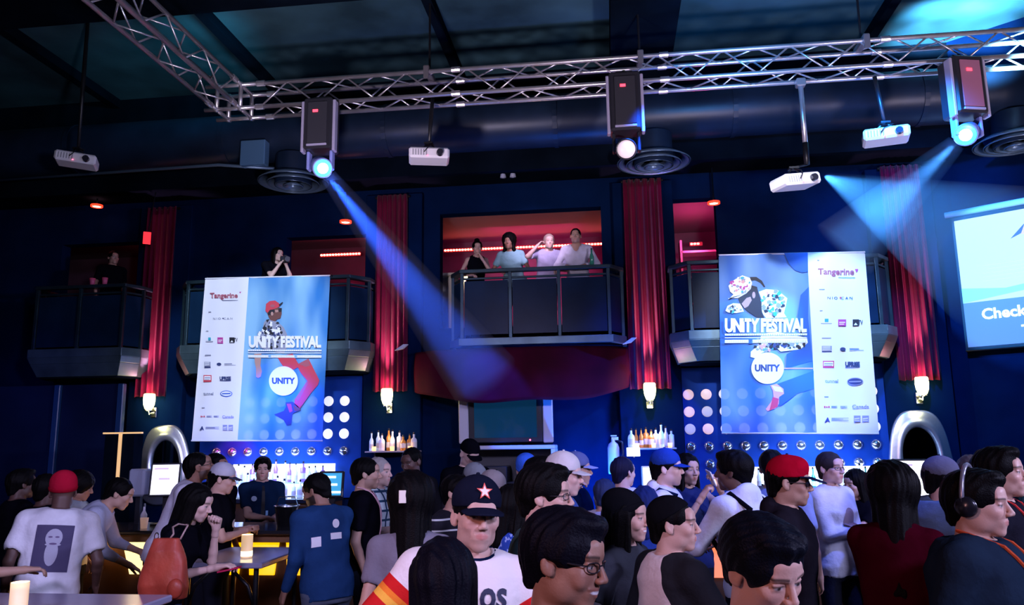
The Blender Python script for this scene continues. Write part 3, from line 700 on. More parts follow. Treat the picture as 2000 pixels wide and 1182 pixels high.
def balcony(x0, x1, label, nfront=3, red=False, yf=10.3):
    root = thing('balcony', label, 'balcony', ((x0+x1)/2, 10.65, 2.85), 0, 'balconies along the upper wall')
    P = arc_pts(x0, x1, YW-.001, yf)
    mb = MB(); slab(mb, offset_plan(P, -.03), 3.16, 3.26); obj('deck', mb, DARK, root)
    mb = MB(); band(mb, P, 4.14, 4.19, .09, d0=.03, d1=.03); band(mb, P, 4.05, 4.08, .03, d0=.0, d1=.0); obj('top_rail', mb, FRM, root, bevel=.008)
    # posts at the facet corners and along the front
    a, b = P[2], P[3]
    posts = [P[1], P[2], P[3], P[4]] + [(a[0]+(b[0]-a[0])*k/nfront, a[1]) for k in range(1, nfront)]
    for (px_, py_) in posts:
        mb = MB(); mb.box(px_-.022, px_+.022, py_-.022, py_+.022, 3.2, 4.14); obj('post', mb, FRM, root, bevel=.004)
    segs = [(P[0], P[1]), (P[1], P[2])] + [((a[0]+(b[0]-a[0])*k/nfront, a[1]), (a[0]+(b[0]-a[0])*(k+1)/nfront, a[1])) for k in range(nfront)] + [(P[3], P[4]), (P[4], P[5])]
    for p, q in segs:
        p, q = Vector((*p, 0)), Vector((*q, 0)); d = (q-p); l = d.length; d.normalize(); n = Vector((d.y, -d.x, 0))
        s0, s1 = p+d*.03, q-d*.03; mb = MB()
        mb.add([s0+Vector((0, 0, 3.3)), s1+Vector((0, 0, 3.3)), s1+Vector((0, 0, 4.03)), s0+Vector((0, 0, 4.03)),
                s0-n*.012+Vector((0, 0, 3.3)), s1-n*.012+Vector((0, 0, 3.3)), s1-n*.012+Vector((0, 0, 4.03)), s0-n*.012+Vector((0, 0, 4.03))],
               [(0, 1, 2, 3), (5, 4, 7, 6), (0, 4, 5, 1), (1, 5, 6, 2), (2, 6, 7, 3), (3, 7, 4, 0)])
        obj('panel', mb, PANEL, root)
    if not red:
        mb = MB(); band(mb, P, 3.15, 3.27, .05, d0=.05, d1=.05); band(mb, P, 3.06, 3.15, .05, d0=.02, d1=.05); band(mb, P, 2.88, 3.06, .05, d0=-.05, d1=.02)
        obj('sill', mb, SILL, root, bevel=.006)
        mb = MB(); slab(mb, offset_plan(P, -.08), 2.86, 2.9); obj('underside', mb, DARK, root)
    else:
        mb = MB(); band(mb, P, 3.15, 3.25, .05, d0=.04, d1=.04); obj('sill', mb, SILL, root, bevel=.006)
    return root
balcony(-8.3, -6.72, 'dark metal balcony at far left with two people-sized glass panels and broad sill', 2)
balcony(-6.08, -3.32, 'balcony behind the left festival banner, photographer leaning over it', 3)
balcony(-2.12, .2, 'middle balcony with four people leaning on its rail above the television', 3, red=True)
balcony(.86, 3.62, 'balcony behind the right festival banner beside a pink-lit doorway', 3)
# red drape slung under the middle balcony
RC = mat('dark_red_drape', (.055, .001, .012), .8, spec=.1, sheen=.0, noise=.25, nscale=3)
mb = MB()
def fn(u, v):
    x = -2.72 + u*3.0; s = sin(pi*min(1, max(0, u)))
    zt = 3.13 - .02*sin(pi*u); zb = 2.56-.16*s**.6 + .02*sin(u*14) + .3*abs(u-.5)**3
    y = 10.86 - .62*s**.55 - .06*sin(pi*v)
    return (x, y + .012*sin(u*40), zt+(zb-zt)*v)
mb.grid(fn, 90, 14); o = obj('swag_drape', mb, RC, smooth=True); md = o.modifiers.new('s', 'SOLIDIFY'); md.thickness = .01
tag(o, 'dark red cloth swagged below the middle balcony', 'drape')
# small clips at the two ends of the drape
for x, lb in ((-2.78, 'small pale fixture at the left end of the red drape'), (.27, 'small pale fixture at the right end of the red drape')):
    mb = MB(); mb.prism([(x-.09, 3.12), (x+.02, 3.14), (x+.09, 3.2), (x+.03, 3.2)], 10.3, 10.36)
    tag(obj('bracket_lamp', mb, MM('white_plastic', (.62, .62, .68), .4)), lb, 'fixture')
# LED strips in the rooms
LEDR = mat('red_led', (.8, .1, .05), .5, emit=(1, .14, .09), es=26)
def led(x0, x1, y, z, label):
    root = thing('led_strip', label, 'light strip', ((x0+x1)/2, y, z), 0, 'red light strips in the balcony rooms')
    mb = MB(); mb.box(x0, x1, y, y+.03, z-.03, z+.03); obj('channel', mb, MM('led_channel', (.2, .02, .03), .5), root)
    mb = MB(); n = int((x1-x0)/.05)
    for k in range(n): mb.lathe([(0, -.016), (.016, -.01), (.021, 0), (.016, .01), (0, .016)], (x0+.03+k*.05, y-.008, z), 8, cap=False)
    obj('diodes', mb, LEDR, root)
_z = W(1000, 484, 12.9).z
led(-2.75, .35, 12.9, _z, 'long dotted red light strip behind the four people on the middle balcony')
_a, _b = W(625, 499, 12.4), W(704, 497, 12.4)
led(_a.x, _b.x, 12.4, _a.z, 'dotted red light strip right of the balcony photographer')
_a, _b = W(1347, 477, 12.4), W(1372, 476, 12.4)
led(_a.x, _b.x, 12.4, _a.z, 'short red light strip in the doorway left of the right banner')
light('balcony_red', 'AREA', (-1.2, 12.75, 4.6), (-1.2, 13.3, 4.9), (1, .02, .24), 18, 1.6)
light('balcony_red', 'AREA', (-1.2, 12.2, 4.9), (-1.2, 13.0, 4.3), (1, .04, .28), 5, 1.6)
light('balcony_red', 'POINT', (-3.95, 12.0, 4.75), None, (1, .02, .14), 22, .1)
light('balcony_red', 'POINT', (1.35, 11.9, 4.8), None, (1, .05, .28), 26, .1)
light('balcony_red', 'POINT', (-7.4, 12.0, 4.9), None, (1, .04, .1), 3, .1)
light('balcony_people_fill', 'SPOT', (-.8, 8.8, 5.2), (-1.0, 11.2, 4.5), (.85, .62, 1), 260, .1, spot=36, blend=.8)
light('balcony_warm', 'POINT', (-2.15, 11.9, 4.4), None, (1, .75, .5), 4, .05)
# pink seat and shelves in the right doorway
mb = MB(); mb.box(1.0, 1.34, 11.6, 11.95, 3.42, 3.85, bev=.02); tag(obj('pink_stool', mb, MM('pink_seat', (.7, .12, .25), .5)), 'pink-lit cube stool behind the glass left of the right banner', 'stool')
root = thing('shelf_unit', 'shelf with pale things in the pink doorway above the balcony rail', 'shelf', (1.5, 12.2, 3.42))
for z in (3.9, 4.3, 4.7):
    mb = MB(); mb.box(1.15, 1.9, 12.0, 12.3, z, z+.03); obj('shelf', mb, MM('pale_shelf', (.5, .35, .42), .5), root)
for x in (1.15, 1.9):
    mb = MB(); mb.box(x-.015, x+.015, 12.0, 12.3, 3.42, 4.9); obj('side_panel', mb, MM('pale_shelf', (.5, .35, .42), .5), root)
mb = MB(); mb.box(-2.62, -2.2, 11.7, 12.0, 3.42, 4.42, bev=.02); mb.box(-2.66, -2.16, 11.66, 12.04, 4.42, 4.46); tag(obj('cabinet', mb, MM('cream', (.8, .75, .6), .5)), 'cream cabinet at the left end of the middle balcony room', 'cabinet')
# recessed red downlights
def downlight(x, y, z, label, p=14):
    root = thing('red_downlight', label, 'ceiling lamp', (x, y, z), 0, 'round red ceiling lamps')
    mb = MB(); mb.lathe([(.085, 0), (.085, .03), (.06, .035), (.06, 0)], (x, y, z-.01), 20, cap=False); obj('rim', mb, MM('red_rim', (.5, .03, .02), .4, emit=(1, .03, .01), es=3), root)
    mb = MB(); mb.lathe([(0, 0), (.06, .0), (.06, .01), (0, .01)], (x, y, z), 20, cap=False); obj('lamp', mb, MM('red_lamp', (1, .6, .5), .4, emit=(1, .35, .25), es=14), root)
    light('downlight_beam', 'SPOT', (x, y, z-.02), (x, y, z-2), (1, .04, .1), p, .03, spot=70, blend=.8)
for (px_, py_, Y, lb) in ((189, 403, 10.7, 'red ceiling lamp alone in the dark above the far left balcony'), (675, 434, 10.75, 'red ceiling lamp right of the balcony photographer, beside the blue beam'), (1394, 397, 10.8, 'red ceiling lamp above the right banner')):
    p = W(px_, py_, Y); downlight(p.x, p.y, p.z, lb)
    mb = MB(); mb.tube([(p.x, p.y, p.z+.03), (p.x, p.y, 5.62)], .012, 8); o = obj('stem', mb, DARK, [q for q in COL.objects if q.name.startswith('red_downlight')][-1])
# ------------------------------------------------------------------ trusses, ducts, lamps, projectors
ALU = mat('aluminium', (.74, .70, .76), .32, .85, noise=.15, nscale=6)
BLK = mat('black_metal', (.012, .012, .016), .4, .3)
BLKP = mat('black_plastic', (.02, .02, .028), .35)
WHP = mat('white_plastic_case', (.72, .70, .76), .4)
def truss(name, a, b, label, w=.30, step=.36, couplers=2.4, cw=.026):
    a, b = Vector(a), Vector(b); d = (b-a); L = d.length; d.normalize(); up = Vector((0, 0, 1)); sd = d.cross(up).normalized()
    root = thing(name, label, 'truss', tuple(a), 0, 'aluminium box trusses')
    h = w/2; corners = [(-h, h), (h, h), (h, -h), (-h, -h)]
    for (s_, u_) in corners:
        mb = MB(); o = sd*s_+up*u_; pts = [a+o]; rs = [cw]
        mb.tube([a+o, b+o], cw, 12)
        c = mb
        obj('chord', c, ALU, root, smooth=True)
    k = int(L/couplers)
    for i in range(0, k+1):
        t = min(L-.03, .03+i*couplers)
        for (s_, u_) in corners:
            o = sd*s_+up*u_; mb = MB(); mb.tube([a+d*(t-.05)+o, a+d*(t+.05)+o], cw*1.35, 10); obj('coupler', mb, ALU, root, smooth=False)
    n = int(L/step); e = L/n
    for (c0, c1, ph) in ((corners[0], corners[3], 0), (corners[1], corners[2], 1), (corners[0], corners[1], 1), (corners[3], corners[2], 0)):
        pts = []
        for i in range(n+1):
            c = c0 if (i+ph) % 2 == 0 else c1
            pts.append(a+d*(min(max(i*e, .04), L-.04))+sd*c[0]+up*c[1])
        mb = MB()
        for p, q in zip(pts[:-1], pts[1:]): mb.tube([p, q], .0105, 7)
        # joined at shared nodes so one lacing bar runs the whole face
        obj('brace', mb, ALU, root, smooth=True)
    return root
truss('ceiling_truss', (-4.1, 8.65, 6.05), (7.6, 8.65, 6.05), 'long aluminium truss crossing the whole room, carrying the moving lights')
truss('ceiling_truss', (-4.47, 8.35, 6.05), (-4.47, -1.0, 6.05), 'aluminium truss running forward from the corner block towards the viewer')
root = thing('truss_corner', 'aluminium corner block joining the two trusses', 'truss corner', (-4.47, 8.65, 5.9), 0)
for sx in (-.15, .15):
    for sy in (-.15, .15):
        mb = MB(); mb.tube([(-4.47+sx, 8.65+sy, 5.87), (-4.47+sx, 8.65+sy, 6.23)], .026, 10); obj('post', mb, ALU, root, smooth=True)
for z in (5.9, 6.2):
    for (p, q) in (((-.3, -.15), (.37, -.15)), ((-.3, .15), (.37, .15)), ((-.15, -.3), (-.15, .2)), ((.15, -.3), (.15, .2))):
        mb = MB(); mb.tube([(-4.47+p[0], 8.65+p[1], z), (-4.47+q[0], 8.65+q[1], z)], .025, 10); obj('chord', mb, ALU, root, smooth=True)
for x, lb in ((-2.02, 'ceiling hanger clamped on the truss above the middle projector'), (.47, 'pale ceiling hanger on the truss above the unlit moving light'), (2.93, 'black ceiling hanger on the truss left of the rightmost moving light')):
    root = thing('truss_hanger', lb, 'hanger', (x, 8.65, 6.2), 0, 'hangers holding the long truss')
    mb = MB(); mb.tube([(x, 8.65, 6.2), (x, 8.65, 7.28)], .014, 8); obj('rod', mb, BLK, root)
    mb = MB(); mb.box(x-.035, x+.035, 8.46, 8.84, 6.19, 6.27, bev=.01); mb.box(x-.03, x+.03, 8.455, 8.475, 6.1, 6.25); obj('clamp', mb, MM('cast_metal', (.25, .23, .26), .45, .6), root)
# the round duct and its diffusers
DUCT = mat('duct_paint', (.008, .018, .042), .40, .1, spec=.35, noise=.3, nscale=2, bump=.1, bscale=5)
mb = MB(); mb.tube([(x, 10.02, 6.13) for x in np.linspace(-10.4, 5.3, 40)], .35, 28)
root = thing('air_duct', 'large round dark air duct running below the ceiling behind the truss', 'duct', (-1.5, 10.02, 5.78))
obj('pipe', mb, DUCT, root, smooth=True)
for x in (-7.5, -5.2, -2.9, -.6, 1.7, 4.0):
    mb = MB(); mb.tube([(x-.03, 10.02, 6.13), (x+.03, 10.02, 6.13)], .362, 28); obj('seam_ring', mb, DUCT, root, smooth=False)
DIF = mat('diffuser_metal', (.14, .22, .32), .35, .5)
for (x, lb) in ((-4.23, 'round stepped air diffuser left of the beaming moving light'), (.66, 'round stepped air diffuser behind the unlit moving light'), (5.07, 'round stepped air diffuser cut by the right edge')):
    root = thing('air_diffuser', lb, 'air diffuser', (x, 9.95, 5.45), 0, 'round air diffusers under the duct')
    mb = MB(); mb.lathe([(.25, .0), (.25, .42)], (x, 9.95, 5.39), 28, cap=False); obj('neck', mb, DUCT, root, smooth=True)
    for k, (r0, r1, z0) in enumerate(((.47, .36, 5.43), (.35, .25, 5.41), (.24, .15, 5.39), (.13, .03, 5.37))):
        mb = MB(); mb.lathe([(r0, 0), (r0+.006, .012), (r1, .085), (r1-.012, .085), (r0-.02, .006)], (x, 9.95, z0), 32, cap=False); obj('cone', mb, DIF, root, smooth=True)
root = thing('duct_branch', 'short square duct branch with a pale plate beside the left diffuser', 'duct', (-4.62, 9.8, 5.6))
mb = MB(); mb.box(-4.85, -4.5, 9.6, 9.75, 5.6, 5.95, bev=.01); obj('plate', mb, MM('plate', (.10, .22, .38), .4, .3), root)
mb = MB(); mb.tube([(-8.5, 9.7, 5.62), (-5.2, 9.7, 5.66), (-4.4, 9.7, 5.56)], .022, 8); tag(obj('conduit', mb, DIF, smooth=True), 'thin metal conduit running under the left end of the duct', 'conduit')
# ------------------------------------------------------------------ moving-head lamps
LENSC = mat('lens_cyan', (.2, .9, .9), .2, emit=(.02, .95, .85), es=1.6)
LENSW = mat('lens_white', (1, 1, 1), .2, emit=(.75, .9, 1), es=9)
GLOWB = mat('lit_blue_housing', (.25, .3, .7), .35)  # the lamp's blue light put into the colour of lit heads
STRIP = mat('side_handle', (.55, .52, .75), .3, .4)
def moving_head(x, y, ztop, label, yaw, tilt, pan, lens, body_rx=0.0, hb=.62, face=None):
    root = thing('moving_light', label, 'stage light', (x, y, ztop), 0, 'moving lights under the long truss')
    T = place(x, y, ztop, RAD(yaw), body_rx)
    w = .17; mb = MB(); mb.box(-w, w, -.14, .14, -hb, 0, M4=T, bev=.02); obj('base', mb, BLKP, root)
    mb = MB(); mb.box(-.115, .115, -.155, -.14, -hb+.06, -.06, M4=T, bev=.006); fp = obj('face_plate', mb, face or MM('face_plate', (.05, .05, .065), .3, .3), root)
    mb = MB(); mb.box(-.05, .01, -.162, -.155, -.19, -.16, M4=T); obj('display', mb, MM('red_display', (1, .05, .05), .4, emit=(1, .03, .06), es=5), fp)
    mb = MB(); mb.box(-.12, .12, -.16, -.14, -hb+.025, -hb+.05, M4=T, bev=.004); obj('foot_bar', mb, STRIP, root)
    for s_ in (-1, 1):
        mb = MB(); mb.box(s_*.17, s_*.205, -.12, -.02, -hb-.03, -.03, M4=T, bev=.008); obj('side_handle', mb, STRIP, root)
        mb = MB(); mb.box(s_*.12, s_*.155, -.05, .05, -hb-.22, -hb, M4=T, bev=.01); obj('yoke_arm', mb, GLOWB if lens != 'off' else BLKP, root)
    mb = MB(); mb.box(-.1, .1, -.04, .04, 0, .05, M4=T, bev=.01); mb.tube([T @ Vector((0, 0, .02)), T @ Vector((0, 0, .07))], .02); obj('clamp', mb, BLK, root)
    H = T @ place(0, 0, -hb-.17, RAD(pan)) @ Matrix.Rotation(RAD(tilt), 4, 'X')     # barrel axis is local -y
    R = Matrix.Rotation(RAD(90), 4, 'X')
    hd = MB(); hd.lathe([(.0, -.15), (.075, -.15), (.105, -.06), (.112, .05), (.118, .12), (.108, .135), (.1, .12), (0, .12)], (0, 0, 0), 24, M4=H @ R, cap=False)
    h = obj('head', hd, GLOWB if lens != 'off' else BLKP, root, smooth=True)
    if lens == 'off':
        mb = MB(); mb.lathe([(0, .15), (.05, .147), (.098, .126), (.098, .12), (0, .12)], (0, 0, 0), 28, M4=H @ R, cap=False); obj('lens', mb, MM('lens_pale', (.85, .72, .78), .25, emit=(.95, .75, .85), es=.55), h, smooth=True)  # lens is off, its pale shine put in as emission
    else:
        mb = MB(); mb.lathe([(.062, .131), (.1, .128), (.1, .12), (.062, .12)], (0, 0, 0), 28, M4=H @ R, cap=False); obj('lens_ring', mb, LENSC, h)
        mb = MB(); mb.lathe([(0, .134), (.062, .131), (.062, .12), (0, .12)], (0, 0, 0), 28, M4=H @ R, cap=False); obj('lens', mb, LENSW, h)
    return root, H
def aim(root_pos, target):     # pan/tilt (deg) so that local -y looks at the target
    d = Vector(target)-Vector(root_pos); d.normalize()
    return math.degrees(math.atan2(d.x, -d.y)), -math.degrees(math.asin(d.z))*-1
HZ = {}
def haze(a, b, r0, r1, dens, label):      # cone of haze shaped to one beam so that the beam shows
    k = round(dens, 3)
    if k not in HZ:
        m = bpy.data.materials.new('haze'); m.use_nodes = True; nt = m.node_tree; nt.nodes.remove(nt.nodes['Principled BSDF'])
        v = nt.nodes.new('ShaderNodeVolumeScatter'); v.inputs['Density'].default_value = dens; v.inputs['Color'].default_value = (1, 1, 1, 1)
        nt.links.new(v.outputs[0], nt.nodes['Material Output'].inputs['Volume']); HZ[k] = m
    mb = MB(); a, b = Vector(a), Vector(b); mb.tube([a, b], [r0, r1], 28)
    o = obj('haze', mb, HZ[k], smooth=True); tag(o, label, 'haze', kind='stuff'); return o
def head_lamp(x, y, zt, label, target, lens='on', yaw=0, hb=.62, power=0, ang=12, col=(.05, .2, 1), face=None, real=None, dens=.2, hl=''):
    hp = Vector((x, y, zt-hb-.17)); d = (Vector(target)-hp).normalized()
    pan = math.degrees(math.atan2(d.x, -d.y)) - yaw; tilt = math.degrees(math.asin(d.z))
    r, H = moving_head(x, y, zt, label, yaw, -tilt, pan, lens, 0, hb, face)
    if power:
        q = Vector(real); e = (q-hp).normalized(); light('head_fill', 'POINT', tuple(hp+e*.22+Vector((0, -.05, .02))), None, (.08, .2, 1), 7, .05); light('moving_beam', 'SPOT', tuple(hp+e*.16), real, col, power, .03, spot=ang, blend=.5)  # small blue point lamp added before the lens to light the housing
        L = (q-hp).length*.97; haze(hp+e*.14, hp+e*L, .1, .1+L*math.tan(RAD(ang/2))*.85, dens, hl)
head_lamp(-3.25, 8.4, 5.86, 'moving light throwing the long blue beam, lens glowing white and cyan', (-1.95, 6.6, 3.8), power=5200, ang=15, hb=.62, real=(-1.55, 10.15, 2.6), col=(.02, .11, 1), dens=.15, hl='hazy blue beam slanting down from the left moving light')
head_lamp(.27, 8.4, 5.92, 'unlit moving light with a pale round lens, below the middle of the truss', (.1, 6.0, 4.0), 'off', hb=.68)
head_lamp(3.82, 8.4, 5.84, 'tilted moving light near the right end with a ring of cyan light', (2.3, 6.2, 3.6), yaw=14, power=1800, ang=24, dens=.08, hl='short pale beam falling left from the rightmost moving light', hb=.64, face=MM('pink_plate', (.30, .12, .2), .4), real=(2.7, 9.3, 4.0), col=(.06, .32, 1))
# ------------------------------------------------------------------ projectors
def projector(p, label, rz, ry=0, pole_top=None, whitepole=False, power=0):
    root = thing('ceiling_projector', label, 'projector', tuple(p), 0, 'white projectors hanging from the rig')
    T = Matrix.Translation(p) @ Matrix.Rotation(RAD(rz), 4, 'Z') @ Matrix.Rotation(RAD(ry), 4, 'Y')
    mb = MB(); mb.box(-.23, .23, -.15, .15, -.055, .07, M4=T, bev=.022); body = obj('case', mb, WHP, root)
    mb = MB(); mb.tube([T @ Vector((.12, -.15, 0)), T @ Vector((.12, -.19, 0))], [.042, .036], 20); obj('lens', mb, MM('dark_glass', (.02, .02, .03), .05, spec=.9), body, smooth=False)
    mb = MB()
    for k in range(6): mb.box(-.19+k*.03, -.175+k*.03, -.153, -.148, -.03, .04, M4=T)
    obj('vent_grille', mb, MM('vent_grey', (.3, .3, .34), .5), body)
    mb = MB(); mb.lathe([(0, 0), (.008, 0), (.008, .008), (0, .008)], (-.02, -.156, -.04), 8, M4=T); obj('status_light', mb, MM('red_dot', (1, .1, .2), .4, emit=(1, .1, .2), es=5), body)
    q = T @ Vector((0, 0, .07)); mb = MB()
    for sx in (-.12, .12): mb.tube([T @ Vector((sx, 0, .068)), q+Vector((0, 0, .1))], .008, 6)
    mb.box(q.x-.05, q.x+.05, q.y-.05, q.y+.05, q.z+.08, q.z+.1); obj('bracket', mb, BLK, root)
    top = Vector(pole_top); mid = q+Vector((0, 0, .1)).lerp(top-q, .0) if False else q+Vector((0, 0, .1))
    if whitepole:
        m1 = Vector((top.x, top.y, top.z-.72)); mb = MB(); mb.tube([top, m1], .028, 12); obj('pole', mb, ALU, root, smooth=True)
        mb = MB(); mb.tube([m1, m1+Vector((0, 0, -.25))], [.035, .03], 10); mb.tube([m1+Vector((0, 0, -.25)), mid], .012, 8); obj('cable', mb, BLK, root, smooth=True)
        mb = MB(); mb.box(top.x-.05, top.x+.05, top.y-.05, top.y+.05, top.z-.06, top.z+.03, bev=.01); obj('clamp', mb, ALU, root)
    else:
        mb = MB(); mb.tube([top, mid.lerp(top, .5), mid], [.022, .026, .018], 10); obj('pole', mb, BLK, root, smooth=True)
    mb = MB(); mb.tube([q+Vector((.0, 0, .09)), q+Vector((.05, -.12, .03)), T @ Vector((-.02, -.17, .05)), T @ Vector((-.06, -.17, 0))], .006, 6); obj('lead', mb, BLK, root, smooth=True)
    if power: light('projector_throw', 'SPOT', tuple(T @ Vector((.24, -.18, 0))), (5.25, 10.5, 3.9), (.05, .34, 1), power, .02, spot=36, blend=.25); haze(tuple(T @ Vector((.26, -.18, 0))), (4.85, 10.1, 4.0), .04, .95, .06, 'wide blue fan of light between the tilted projector and the screen')
projector(W(150, 315, 8.6), 'white projector alone in the dark left of the duct', 28, 4, W(150, 290, 8.6)+Vector((0, 0, 1.8)))
projector(W(838, 307, 8.5), 'white projector hanging from a black pole right of the blue beam lamp', 14, 0, W(845, 190, 8.6))
projector(W(1730, 268, 8.6), 'white projector beside the rightmost moving light, on a black drop pole', -14, 0, W(1708, 150, 8.6))
projector(W(1553, 357, 8.5), 'white projector on a silver pole, tilted and throwing light at the screen', 24, -9, W(1563, 160, 8.6), True, power=1800)
for i, (px_, py_, lb) in enumerate(((992, 340, 'pair of small pale speakers hanging above the middle balcony'), )):
    p = W(px_, py_, 10.6); root = thing('ceiling_speaker', lb, 'speaker', tuple(p))
    for s_ in (-.07, .07):
        mb = MB(); mb.lathe([(.0, -.06), (.045, -.05), (.03, .03), (.01, .06), (0, .06)], (p.x+s_, p.y, p.z), 12, cap=False); obj('horn', mb, MM('pale_horn', (.35, .38, .5), .4), root, smooth=True)
    mb = MB(); mb.tube([(p.x, p.y, p.z+.06), (p.x, p.y, 5.62)], .01, 6); mb.tube([(p.x-.07, p.y, p.z+.06), (p.x+.07, p.y, p.z+.06)], .01, 6); obj('bracket', mb, BLK, root)
# ------------------------------------------------------------------ projection screen on the angled wall
SCW = mat('screen_white', (.25, .25, .28), .6, emit=(.66, .82, 1.0), es=.9)  # projected light put into the screen materials as emission
SCD = mat('screen_slate', (.1, .15, .25), .6, emit=(.11, .19, .33), es=1.0)
root = thing('projection_screen', 'bright projection screen on the angled right wall showing a message', 'screen', tuple(RWp(1.3, 3.0, -.1)))
def sp(s, z, off=-.12): return RWp(s, z, -off)
def quad(mb, s0, s1, z0, z1, off, skew=0): mb.add([RWp(s0, z0, off), RWp(s1, z0, off), RWp(s1, z1, off), RWp(s0, z1, off)], [(0, 1, 2, 3)])
SL, SR, SB, SM, ST = .12, 2.5, 3.02, 3.60, 4.72
def sbox(mb, s0, s1, z0, z1, o0, o1):
    v = [RWp(s, z, o) for o in (o0, o1) for s, z in ((s0, z0), (s1, z0), (s1, z1), (s0, z1))]
    mb.add(v, [(0, 1, 2, 3), (5, 4, 7, 6), (0, 4, 5, 1), (1, 5, 6, 2), (2, 6, 7, 3), (3, 7, 4, 0)])
mb = MB(); sbox(mb, SL-.03, SR, SB-.03, ST+.05, .10, .11); cl_ = obj('cloth', mb, MM('screen_border', (.02, .02, .03), .6), root)
mb = MB(); quad(mb, SL, SR, SM, ST, .113); obj('picture', mb, SCW, root)
mb = MB(); quad(mb, SL, SR, SB, SM, .113); obj('caption_band', mb, SCD, root)
mb = MB(); mb.tube([RWp(SL-.1, ST+.1, .1), RWp(SR, ST+.1, .1)], .045, 14); obj('housing', mb, MM('housing', (.7, .7, .75), .35), root, smooth=True)
mb = MB(); mb.tube([RWp(SL-.03, SB-.04, .105), RWp(SR, SB-.04, .105)], .018, 8); obj('bottom_bar', mb, BLK, root)
def wtext(mb, s, s0, z0, w, h, off, bold=.03, mi=None):
    v, f = text_mesh(s, bold); mb.add([RWp(s0+a*w, z0+b*h, off) for a, b in v], f, mi)
LTX = mat('screen_text', (1, 1, 1), .5, emit=(1, 1, 1), es=1.3)
mb = MB(); wtext(mb, 'Check out U', SL+.2, 3.36, .98, .145, .118); wtext(mb, 'Tomorrow', SL+.62, 3.12, .72, .13, .118); obj('caption', mb, LTX, root)
# printed dancer on the projected picture: dark cap of hair, bent leg, shoe
INK = mat('screen_ink', (.05, .07, .2), .6, emit=(.05, .07, .22), es=1); PNK = mat('screen_pink', (.6, .3, .4), .6, emit=(.62, .33, .5), es=1)
def spoly(mb, P, off, mi=None): mb.add([RWp(SL+x, 3.6+z, off) for x, z in P], [tuple(range(len(P)))], mi)
mb = MB()
spoly(mb, [(.62, .76), (.78, .92), (.92, .98), (.86, .86), (.72, .80)], .117, 0)
spoly(mb, [(.74, .80), (1.02, .76), (1.4, .62), (1.4, .76), (1.02, .90), (.8, .94)], .118, 1)
spoly(mb, [(.98, .8), (1.06, .78), (.92, .44), (.86, .3), (.82, .32), (.88, .5)], .1185, 1)
spoly(mb, [(1.02, .78), (1.14, .7), (1.5, .3), (1.4, .24), (1.1, .56)], .117, 0)
spoly(mb, [(.78, .16), (.86, .2), (.92, .36), (.87, .38), (.80, .24)], .119, 0)
obj('dancer_image', mb, [INK, PNK], root)
mb = MB(); CY = MM('screen_cyan', (.3, .7, .75), .6, emit=(.25, .66, .78), es=1.0)
spoly(mb, [(0, .0), (1.0, .12), (1.12, .22), (.5, .14), (0, .2)], .115); obj('cyan_shape', mb, CY, root)
mb = MB()
for k in range(5): mb.add([RWp(SL+.26, 3.86+k*.05, .116), RWp(SL+.9-.1*(k % 2), 3.86+k*.05, .116), RWp(SL+.9-.1*(k % 2), 3.868+k*.05, .116), RWp(SL+.26, 3.868+k*.05, .116)], [(0, 1, 2, 3)])
obj('small_print', mb, MM('screen_grey', (.5, .6, .7), .6, emit=(.5, .62, .78), es=1), root)
# ------------------------------------------------------------------ festival banners
BW = mat('banner_white', (.86, .86, .92), .7, bump=.5, bscale=2.2)
def blue_mat(name, dark, lite, sc):
    m = mat(name, dark, .6, bump=.5, bscale=2.2); nt = m.node_tree; b = nt.nodes['Principled BSDF']
    tc = nt.nodes.new('ShaderNodeTexCoord'); n = nt.nodes.new('ShaderNodeTexNoise'); n.inputs['Scale'].default_value = sc; n.inputs['Detail'].default_value = 1.5
    mp = nt.nodes.new('ShaderNodeMapping'); mp.inputs['Scale'].default_value = (1.6, 1, .5); nt.links.new(tc.outputs['Object'], mp.inputs[0]); nt.links.new(mp.outputs[0], n.inputs['Vector'])
    cr = nt.nodes.new('ShaderNodeValToRGB'); cr.color_ramp.elements[0].position = .38; cr.color_ramp.elements[1].position = .64
    cr.color_ramp.elements[0].color = (*dark, 1); cr.color_ramp.elements[1].color = (*lite, 1)
    nt.links.new(n.outputs['Fac'], cr.inputs[0]); nt.links.new(cr.outputs[0], b.inputs['Base Color'])
    b.inputs['Alpha'].default_value = .90; return m
BLUE_L = blue_mat('banner_blue', (.02, .22, .62), (.28, .58, .85), 1.6)
BLUE_R = blue_mat('banner_blue_deep', (.01, .12, .50), (.22, .42, .80), 1.3)
INKM = [mat('ink_white', (.9, .9, .95), .6), mat('ink_navy', (.03, .05, .16), .6), mat('ink_red', (.62, .05, .08), .6), mat('ink_brown', (.16, .06, .05), .6),
        mat('ink_orange', (.42, .10, .14), .6), mat('ink_grey', (.30, .32, .42), .6), mat('ink_magenta', (.5, .05, .3), .6), mat('ink_black', (.012, .012, .02), .6),
        mat('ink_skin', (.50, .28, .24), .6), mat('ink_teal', (.03, .4, .5), .6), mat('ink_blue', (.02, .12, .45), .6), mat('ink_light_blue', (.25, .5, .8), .6), mat('ink_pink', (.75, .35, .35), .6)]
YB = 10.16
